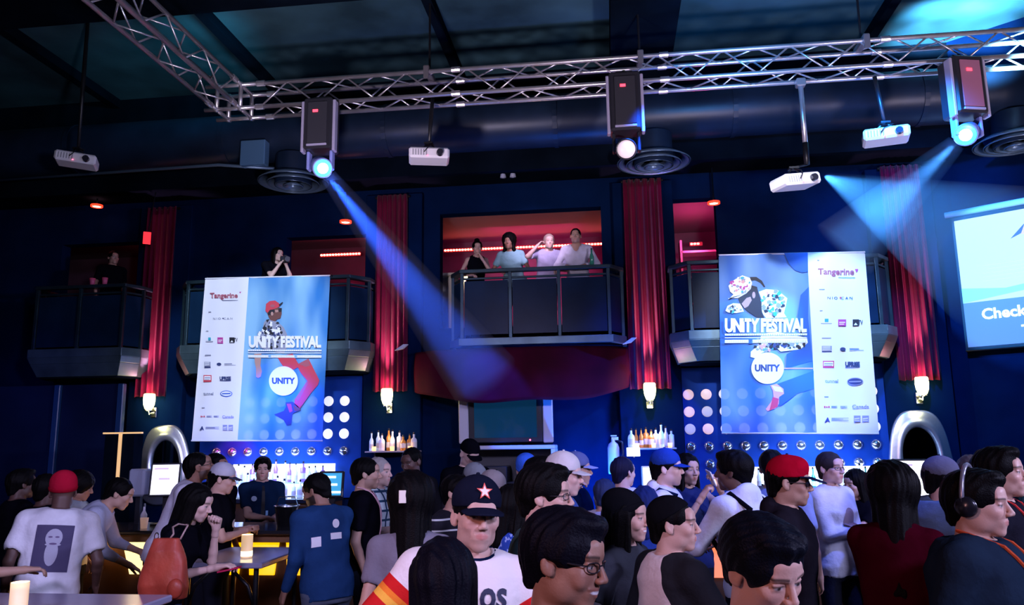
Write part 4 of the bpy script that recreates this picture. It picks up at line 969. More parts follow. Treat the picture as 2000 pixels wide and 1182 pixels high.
class Art:
    def __init__(s, ox, oy, sc): s.root = root; s.o = (ox, oy, sc); s.mb = MB(); s.y = YB-.004
    def P(s, x, y, k=0): return W(s.o[0]+x/s.o[2], s.o[1]+y/s.o[2], s.y-.0012*k)
    def poly(s, pts, mi, k=0): s.mb.add([s.P(x, y, k) for x, y in pts], [tuple(range(len(pts)))], mi)
    def ell(s, cx, cy, rx, ry, mi, k=0, n=28): s.poly([(cx+rx*cos(2*pi*i/n), cy+ry*sin(2*pi*i/n)) for i in range(n)], mi, k)
    def ring(s, cx, cy, rx, ry, t, mi, k=0, n=28):
        o = [s.P(cx+rx*cos(2*pi*i/n), cy+ry*sin(2*pi*i/n), k) for i in range(n)]; q = [s.P(cx+(rx-t)*cos(2*pi*i/n), cy+(ry-t)*sin(2*pi*i/n), k) for i in range(n)]
        s.mb.add(o+q, [(i, (i+1) % n, (i+1) % n+n, i+n) for i in range(n)], mi)
    def text(s, st, x0, y0, x1, y1, mi, k=0, bold=.02, slope=0.0, sp=1.0):   # box: x0..x1, baseline y1, top y0
        v, f = text_mesh(st, bold, sp); s.mb.add([s.P(x0+a*(x1-x0), y1+(y0-y1)*b + slope*(a*(x1-x0)), k) for a, b in v], f, mi)
    def line(s, x0, y0, x1, y1, t, mi, k=0): s.poly([(x0, y0-t/2), (x1, y1-t/2), (x1, y1+t/2), (x0, y0+t/2)], mi, k)
    def dots(s, rects, seed, n, cols, r, k=0):      # scattered patches of a printed pattern inside an ellipse
        rnd = random.Random(seed); cx, cy, rx, ry = rects
        for i in range(n):
            a = rnd.uniform(0, 2*pi); q = math.sqrt(rnd.random()); x, y = cx+rx*q*cos(a), cy+ry*q*sin(a); R = r*rnd.uniform(.5, 1.2)
            s.poly([(x+R*cos(a+t*1.3)*rnd.uniform(.5, 1.3), y+R*sin(a+t*1.3)*rnd.uniform(.5, 1.3)) for t in range(5)], rnd.choice(cols), k+i*.04)
    def emit(s, name, root): 
        o = obj(name, s.mb, INKM, root); s.mb = MB(); return o
def banner_cloth(c, split, left_white, root, blue):     # c: TL, TR, BR, BL pixel corners; split: fraction of the width
    TL, TR, BR, BL = [W(*p, YB) for p in c]
    for (u0, u1, nm, m) in ((0, split, 'white_panel' if left_white else 'blue_panel', BW if left_white else blue), (split, 1, 'blue_panel' if left_white else 'white_panel', blue if left_white else BW)):
        mb = MB()
        def fn(u, v):
            u = u0+(u1-u0)*u; p = TL.lerp(TR, u).lerp(BL.lerp(BR, u), v)
            p.y += .010 + .009*sin(u*15+v*2) * (1-.4*v) + .004*sin(u*31+1); return p
        mb.grid(fn, 40, 30); o = obj(nm, mb, m, root, smooth=True)
    mb = MB(); e = .006
    mb.tube([TL+Vector((0, .012, 0)), TR+Vector((0, .012, 0))], .011, 8); obj('top_hem', mb, BW, root)
    mb = MB(); mb.tube([BL+Vector((0, .012, 0)), BR+Vector((0, .012, 0))], .011, 8); obj('bottom_hem', mb, BW, root)
    for p in (TL, TR):
        mb = MB(); mb.tube([p+Vector((0, .0, -.02)), p+Vector((0, .06, .03)), p+Vector((0, .14, .0))], .006, 6); obj('tie', mb, BLK, root)
def sponsors(A, rows, tang, oval):
    # rows of sponsor marks: each (kind, x, y, w, h)
    for kind, x, y, w, h in rows:
        l, r, t, b = x-w/2, x+w/2, y-h/2, y+h/2
        if kind == 'box': A.poly([(l, t), (r, t), (r, b), (l, b)], 6); A.line(l+6, y-2, r-6, y-2, 5, 0, 1); A.line(l+6, y+9, r-12, y+9, 4, 0, 1)
        elif kind == 'redbox':
            A.poly([(l, t), (r, t), (r, b), (l, b)], 2); A.poly([(l+5, t+6), (r-5, t+6), (r-5, b-12), (l+5, b-12)], 0, 1); A.line(l+8, y-4, r-8, y-4, 7, 5, 2); A.line(l+8, y+8, r-12, y+8, 4, 5, 2)
        elif kind == 'mtv':
            A.poly([(l, t), (l+w*.62, t), (l+w*.62, b), (l, b)], 7); A.poly([(l+w*.1, b-5), (l+w*.3, y), (l+w*.5, b-5)], 0, 1); A.text('TV', l+w*.55, t+4, r, b-6, 7, 2)
        elif kind == 'stack':
            A.poly([(l, b-8), (r, b-8), (r, b), (l, b)], 1); A.poly([(l, t), (r, t), (r, b-12), (l, b-12)], 5)
            for q in range(3): A.line(l+4, t+6+q*8, r-8, t+4+q*8, 3, 0, 1)
        elif kind == 'blob': A.ell(l+w*.12, y, w*.12, h*.4, 1); A.line(l+w*.4, y-3, r-w*.2, y-3, 6, 5); A.line(l+w*.4, y+6, r, y+6, 2.5, 5)
        elif kind == 'teal': A.poly([(x-w*.15, t), (x+w*.2, t), (x+w*.2, y+2), (x-w*.15, y+2)], 9); A.line(l, y+h*.3, r, y+h*.3, 4, 5)
        elif kind == 'oval': A.ell(x, y, w/2, h/2, oval); A.ell(x, y, w/2-5, h/2-5, 0 if oval != 5 else 1, 1); A.line(l+12, y+1, r-12, y-1, 8, oval, 2)
        elif kind == 'bold': A.text('UPRISE', l, t, r, b, 1, 0, .06); A.line(l, b+3, r, b+3, 4, 1)
        elif kind == 'script': A.text('tunnel', l, t, r, b, 5, 0, .03)
        elif kind == 'flag': A.poly([(l, t), (l+w*.25, t), (l+w*.25, b), (l, b)], 2); A.poly([(r-w*.25, t), (r, t), (r, b), (r-w*.25, b)], 2); A.ell(x, y, w*.15, h*.3, 2)
        elif kind == 'canada': A.text('Canada', l, t, r, b, 5, 0, .02)
        elif kind == 'tri': A.poly([(l, b), (x, t), (x+4, t), (r, b), (x+3, y+6), (l+6, b)], 1)
        elif kind == 'lines':
            for q in range(3): A.line(l, t+q*h/3+2, r-(q % 2)*w*.3, t+q*h/3+2, 3, 5)
        elif kind == 'squares':
            for q in (l, x+3): A.poly([(q, t), (q+w*.42, t), (q+w*.42, b), (q, b)], 5); A.line(q+3, y, q+w*.36, y-4, 5, 0, 1); A.line(q+3, y+9, q+w*.36, y+9, 3, 0, 1)
        elif kind == 'tiny': A.line(l, y, r, y, h, 5)
        A.emit('sponsor_mark', A.root)
root = thing('festival_banner', 'left festival banner with a dancer in red trousers, white sponsor strip on its left side', 'banner', tuple(W(508, 540, YB)), 0, 'festival banners hung on the balconies')
banner_cloth([(400, 544), (644, 538), (629, 861), (373, 861)], .357, True, root, BLUE_L)
A = Art(370, 530, 3.476)
A.text('Tangerine', 140, 146, 328, 192, 4, 0, .03); A.emit('sponsor_lettering', root); A.poly([(338, 140), (352, 138), (344, 152)], 6); A.emit('sponsor_mark', root); A.line(220, 197, 330, 197, 4, 5); A.emit('sponsor_mark', root)
A.text('NIO CAN', 160, 314, 292, 327, 5, 0, .01, sp=1.5); A.emit('sponsor_lettering', root); A.poly([(222, 316), (234, 316), (228, 325)], 1)
sponsors(A, [('tiny', 138, 275, 18, 5), ('tiny', 120, 404, 14, 5), ('teal', 135, 466, 50, 34), ('box', 209, 470, 38, 42), ('mtv', 299, 468, 56, 38), ('tiny', 126, 569, 40, 6), ('stack', 122, 635, 42, 40), ('blob', 250, 631, 130, 26),
             ('redbox', 122, 728, 54, 46), ('bold', 243, 727, 76, 26), ('script', 128, 831, 68, 20), ('oval', 250, 831, 82, 42), ('tiny', 93, 926, 20, 5), ('flag', 90, 986, 28, 10), ('lines', 134, 986, 34, 12), ('lines', 182, 986, 34, 12),
             ('canada', 262, 988, 78, 20), ('tri', 84, 1066, 30, 28), ('lines', 155, 1064, 90, 16), ('squares', 262, 1062, 72, 38)], 4, 10)
# dancer: cap, head, patterned shirt, arm, trousers, shoes
A.poly([(516, 270), (520, 222), (545, 202), (580, 198), (608, 216), (614, 238), (590, 250), (560, 262), (530, 284)], 2, 1)
A.poly([(606, 226), (632, 208), (636, 214), (612, 238)], 7, 2); A.ell(564, 235, 16, 10, 4, 2)
A.poly([(528, 284), (560, 262), (600, 246), (624, 250), (626, 290), (618, 318), (596, 326), (580, 340), (548, 330), (536, 306)], 3, 2)
A.poly([(546, 262), (575, 258), (578, 276), (560, 300), (545, 296), (534, 300), (530, 284)], 7, 3); A.poly([(604, 252), (626, 250), (626, 274), (606, 276)], 7, 4); A.ell(561, 288, 9, 13, 8, 4); A.poly([(580, 262), (602, 262), (604, 276), (584, 280)], 8, 4)
A.poly([(520, 330), (548, 324), (600, 344), (640, 380), (664, 430), (660, 520), (640, 560), (560, 540), (480, 520), (460, 470), (462, 420), (494, 400), (505, 350)], 5, 1)
A.dots((565, 395, 66, 52), 3, 50, [7, 0, 0, 1, 7, 0], 14, 2); A.dots((560, 470, 84, 52), 6, 30, [7, 1, 7, 5], 14, 2); A.dots((500, 440, 34, 40), 5, 16, [7, 0, 1], 11, 2); A.poly([(520, 330), (545, 324), (528, 350)], 7, 4); A.poly([(495, 388), (520, 350), (506, 400)], 7, 4)
A.poly([(440, 560), (488, 558), (482, 640), (492, 680), (484, 716), (466, 726), (452, 716), (452, 660), (444, 620)], 8, 1)
A.poly([(596, 580), (700, 560), (740, 628), (808, 592), (842, 660), (882, 740), (872, 772), (828, 822), (745, 938), (712, 900), (716, 868), (776, 780), (800, 744), (756, 690), (736, 652), (708, 668), (640, 652), (612, 610)], 2, 1)
A.poly([(740, 628), (808, 592), (818, 640), (790, 650)], 4, 2); A.poly([(716, 868), (776, 780), (806, 744), (800, 770), (740, 880)], 4, 2)
A.poly([(652, 890), (700, 885), (740, 920), (756, 940), (700, 966), (690, 1040), (660, 1048), (640, 1010), (576, 972), (640, 948), (655, 920)], 1, 1); A.poly([(704, 910), (750, 930), (752, 944), (714, 950)], 3, 2); A.poly([(660, 900), (690, 900), (700, 950), (680, 960)], 6, 3)
A.emit('dancer_print', root)
A.y -= .009
A.text('UNITY FESTIVAL', 402, 438, 894, 520, 0, 0, .055, sp=.92)
for (y, t) in ((536, 11), (553, 5), (577, 17)): A.line(398, y, 896, y+2, t, 0)
for x in (545, 722): A.poly([(x-8, 566), (x+8, 566), (x+8, 590), (x-8, 590)], 11, 1)
for x in range(410, 890, 14): A.line(x, 536, x+3, 536, 9, 11, 1)
for x in range(404, 890, 11): A.line(x, 577, x+2, 577, 9, 11, 1)
A.emit('title_lettering', root)
A.ell(638, 745, 98, 100, 0, 0, 48); A.text('UNITY', 560, 722, 718, 766, 1, 1, .055); A.emit('round_logo', root)
# right banner
root = thing('festival_banner', 'right festival banner, crouching dancer in a patterned cap, sponsor strip on its right side', 'banner', tuple(W(1550, 495, YB)), 0, 'festival banners hung on the balconies')
banner_cloth([(1404, 498), (1690, 492), (1717, 847), (1410, 846)], .61, False, root, BLUE_R)
A = Art(1390, 480, 3.112)
A.text('Tangerine', 646, 138, 866, 188, 4, 0, .03); A.emit('sponsor_lettering', root); A.poly([(870, 142), (892, 142), (881, 162)], 6); A.emit('sponsor_mark', root); A.line(770, 192, 872, 194, 4, 5); A.emit('sponsor_mark', root)
A.text('NIO CAN', 704, 310, 856, 326, 1, 0, .01, sp=1.5); A.emit('sponsor_lettering', root); A.poly([(776, 311), (790, 311), (783, 322)], 2)
sponsors(A, [('tiny', 648, 89, 12, 5), ('tiny', 670, 266, 34, 6), ('tiny', 666, 395, 16, 5), ('teal', 697, 462, 66, 36), ('box', 793, 468, 48, 40), ('mtv', 888, 468, 62, 40), ('tiny', 698, 562, 56, 6), ('stack', 700, 628, 60, 38), ('blob', 852, 629, 144, 28),
             ('redbox', 710, 722, 68, 44), ('bold', 856, 720, 88, 30), ('script', 729, 823, 80, 22), ('oval', 872, 826, 98, 48), ('tiny', 697, 918, 26, 6), ('flag', 700, 980, 34, 12), ('lines', 745, 980, 36, 14), ('lines', 803, 980, 42, 14),
             ('canada', 905, 978, 102, 24), ('tri', 703, 1060, 34, 32), ('lines', 780, 1056, 104, 20), ('squares', 912, 1053, 96, 40)], 4, 5)
A.poly([(440, 45), (584, 42), (586, 158), (550, 164), (505, 150), (470, 112)], 10, 0); A.poly([(590, 250), (586, 440), (612, 700), (450, 745), (455, 660), (580, 590), (520, 440), (540, 300)], 10, 0)
A.poly([(400, 840), (620, 760), (622, 870), (520, 900), (420, 975), (392, 970)], 10, 0)
A.poly([(100, 320), (160, 318), (210, 290), (238, 262), (246, 226), (232, 196), (186, 180), (130, 212), (102, 244), (112, 280), (132, 296), (104, 326)], 0, 2)
A.dots((176, 240, 60, 46), 8, 40, [12, 5, 0, 6, 9, 0], 11, 3)
A.poly([(232, 190), (272, 190), (306, 214), (326, 250), (318, 254), (296, 226), (262, 208), (238, 212)], 7, 1)
A.poly([(160, 310), (240, 240), (276, 250), (286, 290), (300, 330), (306, 400), (320, 440), (280, 440), (220, 400), (176, 360)], 7, 2)
A.poly([(182, 352), (212, 318), (236, 310), (244, 332), (222, 368), (200, 380)], 8, 3); A.ell(256, 300, 10, 20, 8, 3)
A.poly([(84, 396), (96, 366), (130, 350), (176, 352), (196, 400), (150, 410), (100, 406)], 0, 1); A.dots((136, 382, 44, 22), 4, 18, [5, 9, 7], 9, 2)
A.poly([(286, 280), (330, 264), (400, 270), (460, 320), (450, 370), (440, 410), (456, 436), (330, 440), (300, 400), (306, 330)], 0, 1); A.dots((370, 350, 74, 76), 12, 62, [5, 7, 9, 0, 12, 7], 14, 2)
A.poly([(300, 540), (380, 520), (580, 560), (584, 590), (540, 630), (420, 644), (380, 610), (310, 650), (262, 684), (236, 676), (238, 644), (290, 600)], 0, 1); A.dots((480, 600, 90, 28), 13, 30, [5, 0, 7, 11], 12, 2); A.dots((330, 600, 80, 40), 14, 36, [5, 7, 9, 12], 12, 2); A.dots((400, 600, 60, 20), 15, 14, [7, 1], 16, 3)
A.poly([(356, 850), (396, 840), (436, 870), (440, 900), (410, 920), (408, 960), (388, 990), (340, 1006), (328, 994), (360, 950), (376, 920), (372, 880)], 12, 1); A.poly([(372, 920), (408, 930), (400, 980), (350, 1004)], 2, 2); A.poly([(366, 850), (420, 862), (434, 890), (384, 884)], 0, 3)
A.line(440, 746, 616, 746, 8, 12, 1)
A.emit('dancer_print', root)
A.y -= .009
A.text('UNITY FESTIVAL', 80, 440, 578, 528, 0, 0, .055, sp=.92)
for (y, t) in ((541, 12), (560, 5), (582, 20)): A.line(80, y, 580, y-2, t, 0)
for x in (236,): A.poly([(x-12, 570), (x+12, 570), (x+12, 596), (x-12, 596)], 10, 1)
for x in range(90, 575, 14): A.line(x, 541, x+3, 541, 10, 11, 1)
for x in range(86, 575, 11): A.line(x, 582, x+2, 582, 12, 11, 1)
A.emit('title_lettering', root)
A.ell(340, 745, 99, 96, 0, 0, 48); A.text('UNITY', 262, 722, 416, 766, 1, 1, .055); A.emit('round_logo', root)
# ------------------------------------------------------------------ dotted light panels
PBL = mat('blue_lacquer', (.006, .045, .28), .6, spec=.1, noise=.2, nscale=2)
def lmat(n, c, s): return MM(n, (.6, .6, .7), .4, emit=c, es=s)
CW_, CP_, CD_ = lmat('round_lamp_white', (.78, .80, 1), .85), lmat('round_lamp_peach', (.95, .55, .5), .6), mat('round_mirror', (.55, .6, .75), .12, .9)
CDIM = lmat('round_lamp_dim', (.45, .42, .6), .45)
def light_panel(x0, x1, xs, zs, label, pick):
    root = thing('light_panel', label, 'light panel', ((x0+x1)/2, 10.95, 1.2), 0, 'blue panels of round lamps behind the bars')
    mb = MB(); mb.box(x0, x1, 10.9, 10.999, 1.15, 2.84); obj('backboard', mb, PBL, root)
    for j, z in enumerate(zs):
        for i, x in enumerate(xs):
            m = pick(i, j); mb = MB()
            if m is CD_: mb.lathe([(0, .05), (.035, .042), (.06, .02), (.07, 0)], (0, 0, 0), 20, M4=place(x, 10.895, z, 0, RAD(90)), cap=False)
            else: mb.lathe([(0, .012), (.06, .012), (.07, .004), (.072, 0)], (0, 0, 0), 20, M4=place(x, 10.898, z, 0, RAD(90)), cap=False)
            obj('round_mirror' if m is CD_ else 'round_lamp', mb, m, root, smooth=True)
    return root
rnd = random.Random(4)
light_panel(-5.9, -3.5, [-5.64+.236*i for i in range(9)], [2.49, 2.26, 2.03, 1.79], 'blue panel of round white lamps and mirrors behind the left banner', lambda i, j: CW_ if j < 3 else CD_)
light_panel(.9, 3.6, [1.04+.236*i for i in range(11)], [2.48, 2.25, 2.02, 1.79, 1.56], 'blue panel of round peach and mirrored lamps behind the right banner',
            lambda i, j: (CP_ if (i+j) % 3 != 2 or j == 0 else CDIM) if (i < 2 and j < 3) else (CD_ if j >= 3 else CW_))
# ------------------------------------------------------------------ television and cabinet
root = thing('television', 'large flat television with pale side speakers hung under the middle balcony', 'television', (-1.42, 10.8, 1.88))
T = place(-1.42, 10.7, 2.2, 0, RAD(4))
mb = MB(); mb.box(-.50, .50, -.05, .05, -.32, .32, M4=T, bev=.01); obj('bezel', mb, BLKP, root)
mb = MB(); mb.box(-.425, .425, -.055, -.05, -.255, .265, M4=T); obj('screen', mb, MM('tv_glass', (.006, .03, .05), .07, spec=.9, emit=(.004, .045, .12), es=.5), root)  # dim blue reflection put into the glass as emission
for s_ in (-1, 1):
    mb = MB(); mb.box(s_*.505, s_*.64, -.05, .04, -.33, .325, M4=T, bev=.012); obj('side_speaker', mb, MM('pale_silver', (.62, .60, .68), .4, .2), root)
mb = MB(); mb.box(-.64, .64, -.05, .04, .325, .35, M4=T, bev=.006); obj('top_trim', mb, MM('pale_silver', (.6, .6, .7)), root)
mb = MB(); mb.lathe([(0, 0), (.012, 0), (.012, .006), (0, .006)], (0, 0, 0), 10, M4=T @ place(.33, -.055, -.29, 0, RAD(90))); obj('power_light', mb, MM('red_dot', ()), root)
mb = MB(); mb.box(-1.6, -1.24, 10.75, 11.0, 2.05, 2.35); obj('wall_mount', mb, BLK, root)
root = thing('equipment_cabinet', 'pale framed equipment cabinet below the television', 'cabinet', (-1.33, 10.6, 0))
WF = MM('cabinet_frame', (.60, .58, .68), .4)
x0, x1, zt = -1.96, -.74, 1.84
mb = MB(); mb.box(x0, x1, 10.35, 10.9, zt-.05, zt, bev=.008); obj('top', mb, WF, root)
for x in (x0, x1-.05):
    mb = MB(); mb.box(x, x+.05, 10.35, 10.9, 0, zt-.05); obj('side_panel', mb, WF, root)
mb = MB(); mb.box(x0+.05, x1-.05, 10.86, 10.88, 0.0, zt-.05); obj('back_panel', mb, BLKP, root)
for z in (.6, 1.05, 1.35):
    mb = MB(); mb.box(x0+.05, x1-.05, 10.42, 10.84, z, z+.02); obj('shelf', mb, BLKP, root)
tagm = MM('rack_glow', (.3, .45, .6), .4, emit=(.12, .22, .35), es=.5)
for k, (xx, z, lb) in enumerate(((-1.7, 1.37, 'black amplifier on the top cabinet shelf under the television'), (-1.7, 1.07, 'black disc player on the second cabinet shelf under the television'), (-1.05, 1.37, 'tall dark rack unit at the right of the cabinet top shelf'))):
    r = thing('rack_unit', lb, 'audio unit', (xx+.2, 10.6, z)); mb = MB(); mb.box(xx-.18, xx+.32 if k < 2 else xx+.22, 10.44, 10.82, z, z+(.2 if k < 2 else .32), bev=.008); obj('case', mb, BLKP, r)
    mb = MB(); mb.box(xx-.1, xx-.04, 10.43, 10.44, z+.06, z+.13); obj('display', mb, tagm, r)
# fire extinguisher
p = W(1199, 905, 10.7)
root = thing('fire_extinguisher', 'white-lit fire extinguisher hanging on the wall right of the television', 'fire extinguisher', (p.x, 10.75, 1.45))
EX = MM('extinguisher', (.75, .75, .85), .35)
mb = MB(); mb.lathe([(.0, 0), (.07, .0), (.078, .02), (.078, .34), (.06, .39), (.025, .42), (.025, .45), (0, .45)], (p.x, 10.75, 1.45), 20, cap=False); obj('cylinder_body', mb, EX, root, smooth=True)
mb = MB(); mb.box(p.x-.02, p.x+.07, 10.73, 10.77, 1.89, 1.93); mb.box(p.x-.03, p.x+.05, 10.735, 10.765, 1.94, 1.955); obj('handle', mb, EX, root)
mb = MB(); mb.tube([(p.x+.03, 10.75, 1.9), (p.x+.12, 10.73, 1.86), (p.x+.13, 10.72, 1.72), (p.x+.1, 10.72, 1.6)], [.012, .014, .016, .028], 8); obj('hose', mb, BLKP, root, smooth=True)
mb = MB(); mb.box(p.x-.079, p.x+.079, 10.83, 10.86, 1.6, 1.64); obj('bracket', mb, BLK, root)
# ------------------------------------------------------------------ bottles
GL = [mat('clear_glass', (.75, .85, .95), .12, emit=(.55, .75, 1), es=.25, spec=.8), mat('amber_glass', (.55, .22, .04), .15, emit=(.7, .25, .06), es=.12, spec=.8), mat('green_glass', (.05, .3, .2), .15, spec=.8),  # clear and amber glass: light through it put in as weak emission
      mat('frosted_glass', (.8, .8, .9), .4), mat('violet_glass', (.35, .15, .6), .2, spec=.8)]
PAPER = mat('paper_label', (.75, .72, .7), .6)
PROF = [[(0, 0), (.036, 0), (.038, .01), (.038, .17), (.03, .2), (.013, .235), (.013, .29), (.015, .295), (.015, .31), (0, .31)],
        [(0, 0), (.045, 0), (.046, .01), (.046, .13), (.04, .16), (.016, .185), (.014, .23), (0, .23)],
        [(0, 0), (.03, 0), (.034, .04), (.03, .12), (.034, .18), (.014, .23), (.013, .28), (0, .28)],
        [(0, 0), (.04, 0), (.04, .19), (.015, .205), (.015, .25), (0, .25)]]
_proto = {}
def bottle(x, y, z, k, g, label, group, sc=1.0, detail=True):
    key = (k, g, detail)
    if key not in _proto:
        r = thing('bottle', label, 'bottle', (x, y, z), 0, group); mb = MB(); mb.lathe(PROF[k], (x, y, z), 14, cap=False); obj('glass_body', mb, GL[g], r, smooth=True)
        if detail:
            h = PROF[k][-1][1]; mb = MB(); mb.lathe([(.0, h), (.014, h), (.014, h+.03), (0, h+.03)], (x, y, z), 10, cap=False); obj('cap', mb, BLK, r)
            rr = max(q[0] for q in PROF[k])+.001; mb = MB(); mb.lathe([(rr, .045), (rr, .12)], (x, y, z), 14, cap=False); obj('paper_label', mb, PAPER, r, smooth=True)
        _proto[key] = r
        r.matrix_basis = place(x, y, z, 0) @ Matrix.Scale(sc, 4); return r
    r = dup(_proto[key], place(x, y, z, random.uniform(0, 6)) @ Matrix.Scale(sc, 4), label, group); return r
WOOD = mat('bar_wood', (.10, .045, .02), .35, noise=.4, nscale=3); BTOP = mat('bar_top', (.02, .02, .025), .15, spec=.7)
def wall_shelf(x0, x1, label, bl, seed):
    root = thing('wall_shelf', label, 'shelf', ((x0+x1)/2, 10.72, 1.77), 0, 'small lit bottle shelves beside the television')
    mb = MB(); mb.box(x0, x1, 10.5, 10.855, 1.765, 1.785, bev=.003); obj('board', mb, MM('shelf_board', (.5, .42, .45), .3), root)
    for x in (x0+.08, x1-.08):
        mb = MB(); mb.prism([(x-.01, 1.66), (x+.01, 1.66), (x+.01, 1.765), (x-.01, 1.765)], 10.7, 10.855); obj('bracket', mb, CHR, root)
    rnd = random.Random(seed); n = 9
    for i in range(n):
        bottle(x0+.05+(x1-x0-.1)*i/(n-1), 10.62+.07*(i % 2)+rnd.uniform(-.02, .02), 1.786, rnd.randrange(4), rnd.choice([0, 1, 0, 3, 1]), bl, bl.replace('bottle', 'bottles', 1)[:60], rnd.uniform(.75, 1.0))
    for i in range(3):
        x = x0+.1+(x1-x0-.2)*i/2+.02; r = thing('tea_light', 'small lit tea light in glass among the bottles of the shelf '+('left' if x0 < -1 else 'right')+' of the television', 'candle', (x, 10.53, 1.786), 0, 'tea lights on the shelf '+('left' if x0 < -1 else 'right')+' of the television')
        mb = MB(); mb.lathe([(.0, 0), (.026, 0), (.03, .06), (.026, .06), (.022, .006), (0, .006)], (x, 10.53, 1.786), 14, cap=False); obj('glass_cup', mb, MM('candle_glass', (.9, .55, .3), .3, emit=(1, .45, .15), es=2.2), r, smooth=True)
        mb = MB(); mb.lathe([(.0, 0.01), (.006, .02), (.008, .035), (0, .055)], (x, 10.53, 1.79), 8, cap=False); obj('flame', mb, MM('flame', (1, .7, .3), .5, emit=(1, .62, .22), es=30), r)
    light('shelf_glow', 'POINT', ((x0+x1)/2, 10.58, 1.98), None, (1, .6, .45), 3.0, .06)
wall_shelf(-3.32, -2.62, 'small bottle shelf under the sconce left of the television', 'bottle on the small shelf left of the television', 2)
wall_shelf(.2, .82, 'small bottle shelf under the sconce right of the television', 'bottle on the small shelf right of the television', 3)
# lit back bars
LB = mat('light_box', (.8, .85, .95), .5, emit=(.62, .74, 1.0), es=3.5)
def back_bar(x0, x1, z0, z1, label, bl, seed, y=10.55):
    root = thing('back_bar', label, 'back bar', ((x0+x1)/2, y, 0), 0, 'lit back bars')
    mb = MB(); mb.box(x0-.1, x1+.1, y-.25, 10.885, 0, z0-.06); obj('cabinet', mb, WOOD, root)
    mb = MB(); mb.box(x0-.12, x1+.12, y-.28, 10.885, z0-.06, z0, bev=.008); obj('counter', mb, BTOP, root)
    mb = MB(); mb.box(x0, x1, 10.78, 10.85, z0+.01, z1); obj('light_box', mb, LB, root)
    mb = MB(); mb.box(x0, x1, y-.02, 10.77, z0+.18, z0+.2); obj('shelf', mb, MM('glass_shelf', (.6, .75, .9), .1, spec=.9), root)
    rnd = random.Random(seed)
    for (zz, yy, n) in ((z0+.2, y+.08, int((x1-x0)/.095)), (z0+.001, y-.14, int((x1-x0)/.11))):
        for i in range(n):
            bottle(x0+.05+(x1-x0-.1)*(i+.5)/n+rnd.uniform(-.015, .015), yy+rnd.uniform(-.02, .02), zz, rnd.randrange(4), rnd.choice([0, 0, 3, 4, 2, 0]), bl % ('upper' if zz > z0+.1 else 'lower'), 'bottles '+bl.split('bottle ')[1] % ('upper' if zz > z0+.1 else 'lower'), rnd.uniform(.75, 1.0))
back_bar(-5.35, -3.85, 1.18, 1.62, 'brightly lit back bar below the left banner', 'backlit bottle on the %s shelf of the left back bar', 11)
back_bar(1.75, 3.45, 1.05, 1.52, 'brightly lit back bar below the right banner', 'backlit bottle on the %s shelf of the right back bar', 12)
light('backbar_glow', 'AREA', (-4.6, 10.3, 1.9), (-4.6, 10.8, 1.3), (.25, .4, 1), 30, .6)
light('backbar_glow', 'AREA', (2.6, 10.3, 1.9), (2.6, 10.8, 1.3), (.3, .5, 1), 30, .6)
# ------------------------------------------------------------------ front bar
AMB = mat('amber_panel', (.9, .6, .2), .5, emit=(1, .52, .0), es=1.3); AMBW = mat('amber_panel_bright', (1, .85, .5), .5, emit=(1, .72, .30), es=1.9); ORG = mat('orange_panel', (.9, .4, .2), .5, emit=(1, .22, .06), es=1.0)
def bar(x0, x1, label, panels, yo=0.0):
    root = thing('bar_counter', label, 'bar', ((x0+x1)/2, 8.2+yo, 0), 0, 'bar counters with lit panels'); zk = .075 if yo else 0; sk = 1+yo/7.955
    mb = MB(); mb.box(x0, x1, 7.98+yo, 8.5+yo, 0, 1.06); obj('body', mb, WOOD, root)
    mb = MB(); mb.box(x0-.05, x1+.05, 7.78+yo, 8.6+yo, 1.06, 1.1, bev=.012); obj('worktop', mb, BTOP, root)
    mb = MB(); mb.box(x0, x1, 7.86+yo, 7.98+yo, .985, 1.06, bev=.006); obj('ledge', mb, MM('ledge_wood', (.20, .10, .05), .4), root)
    mb = MB(); mb.tube([(x0, 7.84+yo, .22), (x1, 7.84+yo, .22)], .02, 10); obj('foot_rail', mb, MM('brass', (.6, .4, .15), .3, .9), root, smooth=True)
    for (a, b, c, d, m) in panels:      # top-left x, top-right x, bottom-left x, bottom-right x
        a, b, c, d = a*sk, b*sk, c*sk, d*sk; Y0, Y1, Z0, Z1 = 7.955+yo, 7.98+yo, .6+zk, .9+zk
        mb = MB(); mb.add([(c, Y0, Z0), (d, Y0, Z0), (b, Y0, Z1), (a, Y0, Z1), (c, Y1, Z0), (d, Y1, Z0), (b, Y1, Z1), (a, Y1, Z1)], [(0, 1, 2, 3), (5, 4, 7, 6), (0, 4, 5, 1), (1, 5, 6, 2), (2, 6, 7, 3), (3, 7, 4, 0)])
        obj('lit_panel', mb, m, root)
        light('bar_panel_glow', 'AREA', ((a+b)/2, 7.9+yo, .75), ((a+b)/2, 7.0+yo, .5), (1, .4, .08), 2.2, .25)
bar(-6.3, -2.14, 'left bar counter with glowing amber panels', [(-5.1, -4.77, -5.0, -4.84, AMBW), (-4.55, -4.3, -4.5, -4.35, AMB), (-4.15, -3.78, -4.1, -3.82, AMB), (-3.72, -3.4, -3.7, -3.44, AMB), (-3.32, -3.05, -3.3, -3.06, AMB), (-2.45, -2.3, -2.5, -2.32, ORG)], -.5)
bar(.3, 4.0, 'right bar counter with glowing orange panels', [(.86, 1.05, .78, 1.01, ORG), (1.70, 1.86, 1.74, 1.92, ORG), (2.55, 2.8, 2.6, 2.85, ORG)])
light('bar_amber_pool', 'POINT', (-5.0, 7.4, 1.0), None, (1, .55, .15), 5, .1)
